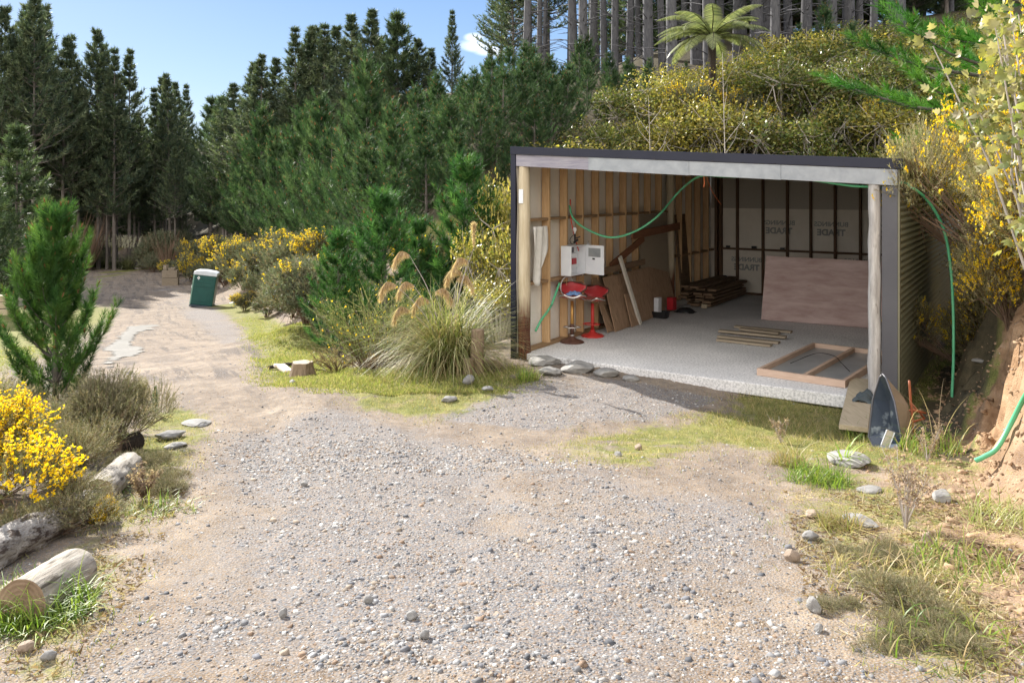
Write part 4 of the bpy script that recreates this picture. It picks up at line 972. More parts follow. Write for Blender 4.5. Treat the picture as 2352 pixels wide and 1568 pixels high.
class Proto:
    """first use moves the made thing, later uses copy it with its parts"""
    def __init__(s, t): s.t = t; s.used = False
    def put(s, loc, rz, sc, label, group=None):
        if not s.used:
            s.used = True; o = s.t; o.location = loc; o.rotation_euler = (0, 0, rz); o.scale = (sc,) * 3 if not hasattr(sc, '__len__') else sc
            o['label'] = label
            if group: o['group'] = group
            return o
        return inst(s.t, loc, rz, sc, label, group)
YG = [(.032, .072, .030), (.048, .098, .038), (.068, .128, .048), (.025, .055, .028), (.11, .165, .075)]
young = [Proto(make_tree(pine(100 + i, 5.0, 1.75, 11, 6, 7, 44, .19, .015, .05, .28, .95, .46, YG, .75, buds=.11, taper=.85, gap=.12), 'young_pine', 'pine tree')) for i in range(4)]
small = [Proto(make_tree(pine(120 + i, 3.0, 1.0, 9, 6, 7, 48, .12, .010, .04, .35, 1.05, .24, [(.04, .12, .035), (.06, .16, .04), (.09, .19, .05), (.03, .085, .03)], .8, buds=.06, taper=.7, ang=.8), 'young_pine', 'pine tree')) for i in range(2)]
near = Proto(make_tree(pine(131, 2.45, .92, 9, 7, 10, 90, .10, .0065, .03, .5, 1.15, .24, [(.045, .12, .03), (.075, .165, .035), (.12, .21, .045), (.03, .08, .022)], .9, buds=.06, taper=.62, ang=.85), 'young_pine', 'pine tree'))
DG = [(.055, .085, .05), (.08, .11, .06), (.11, .14, .075), (.04, .065, .045), (.14, .165, .09)]
mature = [Proto(make_tree(pine(200 + i, 20, 3.5 + .35 * i, 26, 6, 8, 14, .40, .08, .24 + .05 * i, .12, .62, .75, DG, .35, dead=26, tr=.019, ang=.85, taper=.95, mat='needle_far', gap=.2, lead=.62), 'mature_pine', 'pine tree')) for i in range(4)]
bushy = [Proto(make_tree(pine(220 + i, 12, 3.2, 16, 7, 10, 18, .34, .06, .05, .2, .8, .6, [(.06, .10, .05), (.085, .13, .06), (.12, .16, .075), (.045, .075, .045)], .5, tr=.02, ang=.85, taper=.85, mat='needle_far', lead=.4, gap=.1), 'bushy_pine', 'pine tree')) for i in range(2)]
tall = [Proto(make_tree(pine(240 + i, 24, 3.6, 14, 6, 9, 14, .30, .05, .50, .1, .5, .7, DG, .3, dead=85, tr=.019, ang=.9, taper=.6, mat='needle_far', gap=.1, tmat='trunk_grey'), 'plantation_pine', 'pine tree')) for i in range(3)]

R0 = random.Random(11)
ORD = ['first', 'second', 'third', 'fourth', 'fifth', 'sixth', 'seventh', 'eighth', 'ninth', 'tenth', 'eleventh', 'twelfth', 'thirteenth', 'fourteenth', 'fifteenth', 'sixteenth', 'seventeenth', 'eighteenth', 'nineteenth', 'twentieth']
def place_top(protos, Hm, px, py, Y, label, group=None, wide=1.0, minh=.5):
    t = at(px, py, Y)
    if t.x < 0 and 19.6 < Y < 90 and protos is not near:
        for _ in range(30):
            if footdist(np.array([t.x]), np.array([Y]))[0][0] > 2.2 + .03 * Y or px < 420: break
            Y *= 1.03; t = at(px, py, Y)
    z = zt1(t.x, Y); H = max(minh, t.z - z); s = H / Hm
    pr = protos[R0.randrange(len(protos))]
    return pr.put((t.x, Y, z - .05), R0.random() * 6.28, (s * wide, s * wide, s), label, group)
# far left stand: skyline trees, left to right
LEFT = [(-40, -30, 82), (8, 18, 84), (47, 12, 88), (77, -4, 84), (91, 14, 92), (143, 90, 90), (166, 84, 92), (226, 70, 94), (250, 107, 98), (262, 114, 92), (297, 118, 96), (356, 204, 100), (376, 180, 102), (390, 172, 98), (408, 192, 104), (428, 196, 108)]
for i, (px, py, Y) in enumerate(LEFT):
    place_top(mature, 20, px, py, Y, f'tall dark pine of the stand beyond the track, {ORD[i]} treetop from the left edge', 'tall pines beyond the end of the track', .82)
for k in range(44):
    Y = R0.uniform(92, 128); px = R0.uniform(-60, 420); py = np.interp(px, [0, 80, 150, 230, 300, 360, 430], [90, 60, 150, 150, 190, 250, 260]) + R0.uniform(50, 190)
    place_top(mature, 20, px, py, Y, 'dark pine crowded inside the stand beyond the end of the track', 'pines inside the stand beyond the track', .95)
for k in range(34):
    Y = R0.uniform(112, 150); px = 50 + 400 * (k + R0.random()) / 34
    place_top(bushy, 12, px, R0.uniform(300, 420), Y, 'dark bushy pine deep inside the stand beyond the track', 'bushy pines deep inside the stand', 1.5)
# left foreground of that stand: two bushy pines
place_top(bushy, 12, 36, 287, 46, 'bushy grey-green pine at the left edge in front of the tall stand', None, 1.15)
place_top(bushy, 12, -30, 350, 42, 'lower bushy pine cut by the left edge of the photo', None, 1.1)
place_top(bushy, 12, 100, 420, 58, 'small bushy pine between the left-edge pine and the track', None, 1.0)
# ridge pines
RIDGE = [(484, 224, 100), (514, 218, 90), (538, 194, 88), (573, 144, 82), (601, 129, 80), (630, 138, 82), (680, 65, 78), (707, 65, 80), (728, 64, 84), (744, 57, 78), (770, 62, 82), (813, 35, 76), (845, 27, 74), (862, 68, 80), (879, 85, 76), (914, 30, 72), (962, 90, 72), (982, 112, 74), (1038, 25, 66), (1126, 107, 70)]
for i, (px, py, Y) in enumerate(RIDGE):
    place_top(mature if i not in (0, 1, 15) else bushy, 20 if i not in (0, 1, 15) else 12, px, py, Y, f'dark pine on the ridge skyline behind the young pines, {ORD[i]} from its left end', 'dark ridge pines', 1.12 if i != 18 else .8)
for k in range(26):
    px = R0.uniform(480, 1010); Y = R0.uniform(66, 92); py = np.interp(px, [480, 560, 640, 720, 900, 1000], [330, 260, 220, 160, 150, 200]) + R0.uniform(30, 130)
    place_top(bushy, 12, px, py, Y, 'dark pine filling the slope below the ridge skyline', 'pines filling the ridge slope', .95)
# young pines on the slope beside the track
YP = [(775, 530, 17), (885, 440, 17), (1070, 365, 18.5), (960, 500, 18.5), (1105, 470, 19.5), (845, 148, 25), (690, 262, 31), (740, 232, 29), (960, 200, 28), (1005, 172, 31), (1090, 182, 31), (1150, 122, 34), (1230, 102, 32), (905, 240, 23.5),
      (640, 312, 38), (600, 255, 46), (560, 335, 49), (520, 372, 54), (480, 425, 60), (452, 475, 66), (430, 520, 72), (1050, 262, 26), (1140, 238, 24), (1205, 200, 26), (1290, 152, 29), (1350, 140, 31), (1400, 122, 32), (1440, 132, 33), (1485, 152, 32), (1535, 182, 33),
      (700, 395, 25), (625, 440, 33), (800, 328, 23), (925, 340, 21.5), (1015, 330, 22), (565, 470, 43), (500, 525, 55), (1130, 330, 22), (1185, 290, 24), (1260, 240, 26), (1330, 230, 28), (760, 300, 27), (655, 380, 32), (850, 400, 21), (1000, 420, 20.5), (1600, 200, 35), (1680, 170, 36), (545, 400, 52), (1890, 10, 33), (1835, 60, 34), (1960, 60, 30), (1330, 90, 34), (1395, 180, 28), (680, 470, 28), (740, 440, 24), (590, 540, 36), (1040, 480, 21), (930, 450, 22), (1080, 420, 22), (980, 430, 23), (880, 500, 21), (1160, 400, 21), (1120, 400, 23), (1060, 350, 24), (1000, 370, 24), (940, 390, 24), (1140, 350, 25), (1100, 300, 28), (1180, 260, 28), (1040, 310, 28), (970, 300, 27), (900, 320, 26), (1240, 300, 25), (1220, 330, 24), (860, 360, 25), (820, 430, 22)]
srt = sorted(YP[5:], key=lambda q: q[0]); rank = {q: i for i, q in enumerate(srt)}
SPEC = {0: 'green young pine standing left of the toetoe clump behind the broom', 1: 'green young pine with orange candles, the second one behind the toetoe clump', 2: 'young pine with a tall leader just left of the shed', 3: 'young pine right behind the drooping toetoe plumes', 4: 'young pine close to the left corner of the shed', 5: 'largest young pine with a thick leader above all its neighbours on the slope'}
for i, q in enumerate(YP):
    if i in SPEC: lab = SPEC[i]; g = None
    else:
        far = 'far' if q[2] > 40 else ('middle' if q[2] > 27 else 'near')
        lab = 'young green pine in the dense planting on the slope between track and shed'; g = 'young pines on the slope'
    if i < 5: place_top(small, 3.0, q[0], q[1], q[2], lab, g, 1.25)
    else: place_top(young, 5.0, q[0], q[1], q[2], lab, g, 1.0)
for k in range(12):
    Y = R0.uniform(20, 40); px = R0.uniform(620, 1560); py = np.interp(px, [600, 800, 1200, 1560], [430, 330, 260, 240]) + R0.uniform(0, 160) * (1 if px < 1180 else .5)
    if (px - CX) / F * Y > 3 and Y < 27: continue
    place_top(young, 5.0, px, py, Y, 'young green pine in the dense planting on the slope between track and shed', 'young pines on the slope', 1.35, 2.2)
for k in range(34):
    x = -4.6 + 6.6 * ((k * .618) % 1); y = 20.8 + 10 * (k + .5) / 34; px = CX + F * x / y; z = zt1(x, y)
    if footdist(np.array([x]), np.array([y]))[0][0] < 1.2: continue
    py = np.interp(px, [800, 960, 1180, 1300], [300, 250, 230, 250]) + R0.uniform(0, 130); H = max(2.2, (HY - py) / F * y - z); H = min(H, 5.0)
    young[k % 4].put((x, y, z - .05), R0.random() * 6.28, (H / 5 * 1.25, H / 5 * 1.25, H / 5), 'young green pine in the dense planting on the slope between track and shed', 'young pines on the slope')
# near young pine at the left
g_ = at(128, 870, 9.2); zz = zt1(g_.x, 9.2)
near.put((g_.x, 9.2, zz), .4, (.92, .92, (at(137, 480, 9.2).z - zz) / 2.55), 'bright green young pine with orange candles at the left edge of the track')
# plantation trunks on the hill behind the shed
for px, py, Y in ((1455, 150, 33), (1490, 135, 34), (1530, 150, 35), (1575, 140, 36), (1625, 150, 36), (1410, 160, 32)): place_top(young, 5.0, px, py, Y, 'young green pine between the plantation trunks and the yellow scrub', 'young pines below the plantation', 1.1)
TR = [(1205, 36), (1238, 45), (1318, 40), (1340, 36), (1362, 46), (1388, 39), (1412, 37), (1445, 38), (1468, 48), (1490, 36), (1522, 38), (1545, 34), (1572, 47), (1600, 40), (1632, 37), (1655, 44), (1690, 39), (1706, 47), (1738, 38), (1760, 44), (1778, 35), (1812, 42), (1850, 38), (1880, 46), (1912, 35), (1950, 39), (1975, 45), (2005, 36), (2040, 42), (2068, 33)]
for i, (px, Y) in enumerate(TR):
    x = (px - CX) / F * Y; tall[i % 3].put((x, Y, zt1(x, Y) - .2), R0.random() * 6.28, (R0.uniform(.6, 1.25),) * 2 + (R0.uniform(.9, 1.05),), 'tall grey pine trunk with dead side twigs in the plantation behind the shed', 'plantation pines behind the shed').rotation_euler = (R0.uniform(-.03, .03), R0.uniform(-.03, .03), R0.random() * 6)
for k in range(20):
    Y = R0.uniform(50, 70); px = R0.uniform(1170, 2200); x = (px - CX) / F * Y
    tall[k % 3].put((x, Y, zt1(x, Y) - .2), R0.random() * 6.28, R0.uniform(.8, 1.0), 'tall grey pine trunk with dead side twigs in the plantation behind the shed', 'plantation pines behind the shed')
for k in range(46):
    px = R0.uniform(1420, 2300); Y = R0.uniform(46, 60); place_top(bushy, 12, px, R0.uniform(-330, -120), Y, 'dark bushy pine far behind the plantation trunks', 'dark pines far behind the plantation trunks', 1.3)
for k, (px, py, Y) in enumerate([(1180, -40, 62), (1260, -60, 66), (1150, 20, 70)]):
    place_top(mature, 20, px, py - 120, Y, f'dark leafy-crowned pine at the left end of the plantation, {ORD[k]} of the three there', 'pines at the left end of the plantation', 1.0)

# ------------------------------------------------------------------ shrubs
def lobes(r, n, R, H):
    c = np.stack([r.normal(size=n) * R * .45, r.normal(size=n) * R * .45, H * (.30 + .42 * r.random(n))], 1); s = R * (.38 + .28 * r.random(n))
    c[0] = (0, 0, H * .42); s[0] = R * .62; return c, s
def shell(r, n, R, H, nl=8, fill=.35):
    c, s = lobes(r, nl, R, H); k = r.integers(0, nl, n); d = rdir(r, n); d[:, 2] = np.abs(d[:, 2]) * .9 - .25 * (r.random(n) < .35)
    d = unit(d); q = (1 - fill * r.random(n) ** 1.5); P = c[k] + d * (s[k] * q)[:, None]; P[:, 2] *= 1.0
    m = P[:, 2] > .02; return P[m], d[m], c, s
def gorse(seed, R, H, n, per, sl, sw, fl, cols, fsize=.02, spray=.2, name='gorse', scat=0):
    r = np.random.default_rng(seed); P, d, c, s = shell(r, n, R, H, 10)
    D = unit(d * .8 + np.array([0, 0, .55]) + r.normal(size=d.shape) * .3); Ls_ = spray * (.5 + r.random(len(P)))
    A = P; B = P + D * Ls_[:, None]
    V, Fc = shoot_needles(r, A, B, per, sl, sw, 1.0); C = vcol(r, len(A), 3 * per, cols, .2)
    st, sf = tri_blades(A - D * .1, D, Ls_ + .1, .010 * spray / .2, r); SCc = vcol(r, len(A), 3, [(.16, .11, .06), (.12, .12, .05)])
    v, f, cc_, _ = join([(V, Fc, C, 0), (st, sf, SCc, 0)])
    fol = npmesh('foliage', v, f, ['spine'], C=cc_)
    flo = None
    if fl > 0:
        hot = vnoise(P[:, 0] * 2.2 / R + seed, P[:, 1] * 2.2 / R + P[:, 2] * 1.7 / R, seed) + .25 * (P[:, 2] / H)
        pick = np.where(((hot > 1.02 - fl) & (r.random(len(P)) < .6)) | (r.random(len(P)) < .03 + .06 * scat))[0]
        k = 9; t = r.random((len(pick), k, 1)); Q = (A[pick][:, None] + (B - A)[pick][:, None] * (.4 + .7 * t)).reshape(-1, 3) + r.normal(size=(len(pick) * k, 3)) * fsize * .45
        v1, f1 = tri_blades(Q, rdir(r, len(Q)), fsize, fsize, r); v2, f2 = tri_blades(Q, rdir(r, len(Q)), fsize, fsize, r)
        Y_ = [(.90, .66, .015), (.95, .74, .03), (.85, .55, .01)]
        vv, ff, c3, _ = join([(v1, f1, vcol(r, len(Q), 3, Y_, .1), 0), (v2, f2, vcol(r, len(Q), 3, Y_, .1), 0)]); flo = npmesh('flowers', vv, ff, ['petal'], C=c3)
    wd = MB()
    for i in range(len(c)):
        b = [(c[i][0] * .1, c[i][1] * .1, -.1), (c[i][0] * .4, c[i][1] * .4, c[i][2] * .45), tuple(c[i])]; wd.tube(b, [.028 * R, .02 * R, .008 * R], 4)
        for j in range(7):
            e = c[i] + rdir(r, 1)[0] * s[i] * .9; e[2] = max(e[2], .1); wd.tube([b[1], (np.array(b[2]) + e) / 2, e], [.012 * R, .008 * R, .003 * R], 3, False)
    t = thing(name, '', 'shrub'); obj('stems', wd, 'twig', t); link('foliage', fol, t)
    if flo: link('flowers', flo, t)
    return Proto(t)
GC = [(.20, .20, .11), (.27, .25, .15), (.14, .15, .07), (.28, .22, .14), (.36, .31, .21)]
GG = [(.12, .15, .09), (.17, .19, .12), (.10, .11, .06), (.22, .18, .12)]
GC2 = [(.26, .25, .12), (.34, .31, .17), (.19, .20, .08), (.33, .26, .15), (.42, .37, .22)]
g_near = gorse(301, .62, 1.0, 2300, 22, .026, .0065, .62, [(.13, .15, .06), (.2, .2, .1), (.09, .10, .04), (.2, .15, .08)], .020, .13, 'gorse_bush', 2)
g_near2 = gorse(302, .62, 1.0, 2600, 22, .026, .0060, .0, GC, .019, .13, 'gorse_bush')
g_mid = [gorse(303 + i, 1.1, 1.9, 3200, 20, .040, .009, [.12, .20, .06][i], GC2, .026, .20, 'gorse_bush', 1) for i in range(3)]
g_far = [gorse(310 + i, 1.1, 1.7, 1500, 16, .09, .024, [.0, .20, .08][i], GG, .045, .30, 'gorse_bush') for i in range(3)]
def putb(pr, x, y, sc, label, group=None, dz=-.05): return pr.put((x, y, zt1(x, y) + dz), R0.random() * 6.28, sc, label, group)
# left foreground
q = at(120, 1060, 5.9); putb(g_near2, q.x, 6.2, (.55, .55, .5), 'low grey-green gorse filling the gap behind the logs')
q = at(15, 1000, 5.7); putb(g_near, q.x, 5.55, (.90, .88, .78), 'gorse bush covered in yellow flowers at the left edge above the logs').rotation_euler = (0, 0, 1.2)
q = at(-60, 1000, 5.6); putb(g_near2, q.x - .35, 5.9, (.6, .6, .7), 'flowerless gorse bush cut by the left edge behind the logs')
q = at(150, 900, 7.2); putb(g_near2, q.x, 7.2, (.75, .75, .66), 'grey-green gorse bush between the flowering gorse and the young pine')
q = at(275, 930, 7.6); putb(g_near2, q.x, 7.6, (.46, .46, .72), 'spiky grey-green gorse bush beside the track near the puddle')
q = at(40, 880, 8.0); putb(g_near2, q.x, 8.0, (.55, .55, .55), 'low grey gorse bush at the foot of the bright green pine')
q = at(250, 1140, 5.1); putb(g_near, q.x, 5.1, (.11, .11, .2), 'small gorse sprig with a few yellow flowers between the logs')
q = at(90, 1250, 4.75); putb(g_near2, q.x - .05, 4.75, (.5, .4, .32), 'low gorse sprawling between the two near logs')
# right bank gorse mass
R0.seed(5)
RB = [(6.5, 10.3, (.80, .80, 1.6), 1), (6.13, 9.3, (.75, .75, 1.3), 0), (7.18, 11.5, (0.78, 1.0, 1.6), 2), (8.3, 12.7, (0.78, 1.0, 1.5), 0), (9.3, 14, (0.78, 1.0, 1.4), 1), (5.73, 8.3, (.65, .65, 1.05), 2), (7.18, 10.1, (0.98, 1.2, 1.9), 1), (10.2, 15.2, (0.88, 1.1, 1.4), 2), (6.78, 9.0, (0.88, 1.1, 1.8), 2), (6.48, 11.0, (.6, .6, .8), 1), (11.6, 16.6, 1.3, 1), (13.4, 19.4, 1.5, 2), (6.28, 8.6, (.8, .8, 1.0), 0)]
RL = ['jutting out over the corrugated wall', 'on the bank crest above the dark gap beside the shed', 'high on the bank behind the crest', 'at the right edge above the clay bank', 'on the bank beside the rear of the shed', 'nearest the camera at the right edge', 'tall at the right edge behind the lobed leaves', 'behind the rear corner of the shed', 'high at the upper right', 'low on the crest over the shaded gap', 'far back beyond the steel pipe', 'farthest back on the bank', 'hanging lowest over the clay bank']
for (x, y, s, v), l in zip(RB, RL): putb(g_mid[v], x, y, s, 'yellow-flowered gorse bush ' + l, 'gorse on the right-hand bank', -.45)
for x, y, s, l in ((6.1, 10.0, (.58, .58, .75), 'middle'), (6.5, 10.7, (.6, .6, .8), 'rear'), (7.0, 11.6, (.7, .7, .8), 'farthest'), (5.75, 9.2, (.5, .5, .7), 'nearest'), (6.3, 9.7, (.7, .7, .95), 'second nearest')): putb(g_mid[2], x, y, s, 'low gorse draped over the crest of the clay bank, the ' + l + ' of them', 'gorse on the right-hand bank', -.25)
R0.seed(21)
# gorse under the young pines along the track
GF = [(400, 640, .8, 1), (440, 650, 1.1, 1), (475, 655, 1.0, 2), (520, 660, 1.2, 0), (560, 668, 1.1, 1), (600, 690, 1.1, 2), (640, 718, 1.0, 0), (672, 735, 1.0, 0), (705, 745, 1.0, 2), (735, 752, .95, 0), (575, 650, 1.3, 1), (630, 665, 1.4, 2), (680, 680, 1.4, 0), (720, 690, 1.2, 2), (760, 745, .9, 0), (790, 760, .8, 0), (355, 625, .9, 0), (340, 612, 1.0, 0), (380, 612, 1.2, 0), (660, 640, 1.3, 1), (740, 640, 1.1, 1), (520, 620, 1.3, 1), (460, 620, 1.3, 1), (610, 730, .6, 0), (820, 775, .8, 2), (1010, 700, .9, 1), (560, 715, .5, 1)]
GFS = sorted(range(len(GF)), key=lambda i: GF[i][0])
for n_, i in enumerate(GFS):
    px, py, s, v = GF[i]; q = G(px, py); col = ['greyish flowerless', 'yellow-flowered', 'sparsely flowered'][v]
    place = 'beyond the green portable toilet' if px < 480 else ('right behind the green portable toilet' if px < 600 else 'along the grassy verge between toilet and broom')
    putb(g_far[v], q.x, q.y, s * (1 if q.y < 40 else 1.25), f'{col} gorse bush {place}', 'gorse along the track')
# broadleaf scrub behind the shed
def leafbush(seed, R, H, n, ls, cols, name='broadleaf_bush'):
    r = np.random.default_rng(seed); P, d, c, s = shell(r, n, R, H, 11, .5); n = len(P)
    up_ = unit(d * .6 + np.array([0, 0, .9]) + r.normal(size=(n, 3)) * .7); ax = unit(np.cross(up_, rdir(r, n)) + d * .4); sd = unit(np.cross(ax, up_))
    L = (ls * (.6 + .8 * r.random(n)))[:, None]; W = L * .30
    V = np.stack([P, P + ax * L * .45 + sd * W - up_ * W * .25, P + ax * L * 1.0 - up_ * L * .12, P + ax * L * .45 - sd * W - up_ * W * .25], 1).reshape(-1, 3)
    o = np.arange(n)[:, None] * 4; Fc = np.concatenate([o + [[0, 1, 2]], o + [[0, 2, 3]]])
    C = vcol(r, n, 4, cols, .2); fol = npmesh('foliage', V, Fc, ['leaf'], C=C)
    wd = MB()
    for i in range(len(c)):
        b = [(c[i][0] * .1, c[i][1] * .1, -.1), (c[i][0] * .45, c[i][1] * .45, c[i][2] * .5), tuple(c[i])]; wd.tube(b, [.03 * R, .02 * R, .01 * R], 4)
        for j in range(8):
            e = c[i] + rdir(r, 1)[0] * s[i] * 1.12; e[2] = max(e[2], .1); wd.tube([b[2], (np.array(b[2]) + e) / 2 + r.normal(size=3) * .04, e], [.012 * R, .008 * R, .003 * R], 3, False)
    t = thing(name, '', 'shrub'); obj('stems', wd, 'twig_grey', t); link('foliage', fol, t); return Proto(t)
LY = [(.30, .29, .05), (.42, .35, .06), (.18, .20, .05), (.48, .38, .09), (.26, .22, .08), (.13, .15, .04)]
LGc = [(.09, .13, .03), (.15, .18, .04), (.22, .22, .05), (.06, .09, .025), (.20, .15, .06)]
lb_ = [leafbush(400 + i, 1.25, 2.2, 5200, .085, [LY, LGc, LY][i]) for i in range(3)]
k = 0
cand = []
for k in range(1300):
    x = R0.uniform(-.5, 19); y = R0.uniform(20.5, 38)
    d_ = float(footdist(np.array([x]), np.array([y]))[0][0])
    if d_ < .3: continue
    px = CX + F * x / y; z = zt1(x, y); top = HY - F * (z + 1.9) / y
    lim = np.interp(px, [1180, 1300, 1400, 1450, 1560, 1700, 1800, 2000, 2200], [330, 300, 250, 190, 165, 165, 120, 85, 60])
    if px < 1200 or px > 2330 or top < lim: continue
    if any((x - a) ** 2 + (y - b) ** 2 < 1.15 for a, b in cand): continue
    cand.append((x, y))
for x, y in cand:
    px = CX + F * x / y; v = 1 if (px > 1750 and R0.random() < .6) or R0.random() < .15 else R0.choice((0, 2))
    lb_[v].put((x, y, zt1(x, y) - .1), R0.random() * 6.28, R0.uniform(.95, 1.35), ['yellow-leaved bush in the dense scrub on the slope behind the shed', 'dark green bush in the scrub on the slope behind the shed', 'yellow-leaved bush in the dense scrub on the slope behind the shed'][v], 'scrub bushes behind the shed')
print('scrub', len(cand))
for px, py, Y, l in ((1140, 560, 16.8, 'glossy yellow-green bush against the left outer corner of the shed'), (1165, 440, 18.5, 'taller glossy bush behind the left wall of the shed'), (1150, 690, 15.6, 'low glossy bush between the toetoe and the shed')):
    t_ = at(px, py - 60, Y); z = zt1(t_.x, Y); s = max(.35, (t_.z - z) / 2.2); lb_[0].put((t_.x, Y, z), R0.random() * 6, (min(s, .62), min(s, .62), s), l)
for px, py, Y, l in ((1590, 200, 27, 'bright orange-yellow gorse bush in the scrub left of the tree fern'), (1720, 215, 27, 'small yellow gorse patch right of the tree fern trunk'), (2040, 235, 25, 'orange-tinted gorse bush in the scrub above the right of the roof')):
    t_ = at(px, py - 20, Y); g_far[1].put((t_.x, Y, t_.z - 1.75), R0.random() * 6, (.62, .62, .85), l)
# thin dead sapling beside the tree fern
def sapling(x, y, H, lab, seed):
    r = random.Random(seed); m = MB(); m.tube([(0, 0, -.1), (.05, 0, H * .5), (-.03, .02, H)], [.022, .015, .004], 5)
    for k in range(9):
        z = H * (.45 + .05 * k); a = r.random() * 6.28; L = H * .22 * r.uniform(.5, 1); m.tube([(0, 0, z), (L * .4 * math.cos(a), L * .4 * math.sin(a), z + L * .5), (L * .55 * math.cos(a), L * .55 * math.sin(a), z + L)], [.009, .006, .002], 3, False)
    z = zt1(x, y); o = obj('dead_sapling', m, 'twig_grey', None, (x, y, z)); tag(o, lab, 'sapling')
q = at(1662, 300, 23); sapling(q.x, 23, at(1650, 120, 23).z - zt1(q.x, 23), 'bare pale forked sapling just right of the tree fern trunk', 4)
q = at(1492, 300, 22.5); sapling(q.x, 22.5, at(1492, 220, 22.5).z - zt1(q.x, 22.5), 'bare pale sapling in the yellow scrub left of the orange gorse', 5)
q = at(2290, 300, 22); sapling(q.x - 1.2, 22, 4.2, 'bare crooked sapling above the right end of the roof', 6)

# ------------------------------------------------------------------ tree fern
FY = 27.5; ft = at(1635, 185, FY); fb_ = zt1(ft.x, FY); crown_z = at(1635, 88, FY).z - fb_
fern = thing('tree_fern', 'tree fern with dark trunk and arching fronds standing above the scrub behind the shed', 'tree fern', (ft.x, FY, fb_))
m = MB().tube([(0, 0, -.2), (.02, 0, crown_z * .5), (0, 0, crown_z + .05)], [.17, .11, .15], 12); obj('trunk', m, 'fern_trunk', fern, smooth=True)
r = np.random.default_rng(9); nfr = 28
for i in range(nfr):
    az_ = i * 2.399 + r.normal() * .15; tier = i % 3; L = 2.15 * (.85 + .3 * r.random()); e0 = [1.15, .75, .35][tier]; e1 = [-.45, -.85, -1.15][tier]
    if i == 2: az_ = .25; e0 = 1.0; e1 = .45; L = 1.9
    n = 12; b = branch_pts(crown_z, az_, L, e0, e1, r, n); m = MB().tube(b, [.022 * (1 - .85 * k / n) for k in range(n + 1)], 4)
    ob = obj('frond', m, 'fern_trunk', fern)
    P = []; D = []; Lg = []; ups = []
    for k in range(50):
        f = .10 + .9 * k / 50; j = min(n - 1, int(f * n)); p = b[j] + (b[j + 1] - b[j]) * (f * n - j); tg = unit(b[j + 1] - b[j]); sd = unit(np.cross(tg, [0, 0, 1.])); nrm = np.cross(sd, tg)
        pl = .36 * math.sin(math.pi * min(1, (f * .93 + .10))) ** .8
        for s in (-1, 1): P.append(p); D.append(unit(sd * s * .95 + tg * .35 - np.array([0, 0, .35]))); Lg.append(pl); ups.append(tg)
    P = np.array(P); D = np.array(D); Lg = np.array(Lg); T_ = unit(np.array(ups))
    v = []
    for k in range(5):
        fz = k / 4; c_ = P + D * (Lg * fz)[:, None] - np.array([0, 0, 1]) * (.10 * fz ** 2 * Lg)[:, None]; w_ = .034 * (1 - fz) ** .6 * .5 + .002
        v += [c_ - T_ * w_, c_ + T_ * w_]
    V = np.stack(v, 1).reshape(-1, 3); o = np.arange(len(P))[:, None] * 10
    Fc = np.concatenate([o + np.array([[2 * k, 2 * k + 1, 2 * k + 3, 2 * k + 2]]) for k in range(4)])
    link('pinnae', npmesh('pinnae', V, Fc, ['frond'], C=vcol(r, len(P), 10, [(.13, .16, .08), (.20, .23, .10), (.28, .30, .15)], .12)), ob)

# ------------------------------------------------------------------ toetoe, broom, grasses
def clump(r, n, L, W, spread, cols, base=.12, droop=1.6, segs=5, lmin=.5):
    """arching strap leaves"""
    az = r.random(n) * 6.283; e = np.pi / 2 - spread * r.random(n) ** .8; Ln = L * (lmin + (1 - lmin) * r.random(n)); b0 = base * np.sqrt(r.random(n)); a2 = r.random(n) * 6.28
    p = np.stack([b0 * np.cos(a2), b0 * np.sin(a2), np.zeros(n)], 1); sd = np.stack([-np.sin(az), np.cos(az), np.zeros(n)], 1); rows = []
    dr = droop * (.5 + r.random(n))
    for k in range(segs + 1):
        t = k / segs; w = W * (1 - t) ** .7 * .5 + .0004; rows += [p - sd * w, p + sd * w]; ek = e - dr * t ** 1.3
        p = p + np.stack([np.cos(az) * np.cos(ek), np.sin(az) * np.cos(ek), np.sin(ek)], 1) * (Ln / segs)[:, None]; p[:, 2] = np.maximum(p[:, 2], .01)
    V = np.stack(rows, 1).reshape(-1, 3); m_ = 2 * (segs + 1); o = np.arange(n)[:, None] * m_
    Fc = np.concatenate([o + np.array([[2 * k, 2 * k + 1, 2 * k + 3, 2 * k + 2]]) for k in range(segs)])
    return V, Fc, vcol(r, n, m_, cols, .15)
r = np.random.default_rng(21)
tt = at(1030, 860, 12.2); tz = zt1(tt.x, 12.2)
toe = thing('toetoe_clump', 'big arching toetoe grass clump with drooping tan plumes left of the shed', 'ornamental grass', (tt.x, 12.2, tz))
a_ = clump(r, 1500, 1.75, .014, 1.15, [(.18, .22, .06), (.26, .28, .09), (.38, .34, .18), (.11, .16, .04), (.46, .42, .26)], .30, 1.5, 6)
b_ = clump(r, 700, 1.5, .012, 1.45, [(.42, .32, .18), (.34, .24, .13), (.48, .38, .24)], .28, 1.9, 6)
v, f, c_, _ = join([(a_[0], a_[1], a_[2], 0), (b_[0], b_[1], b_[2], 0)]); link('leaf_clump', npmesh('leaf_clump', v, f, ['blade'], C=c_), toe)
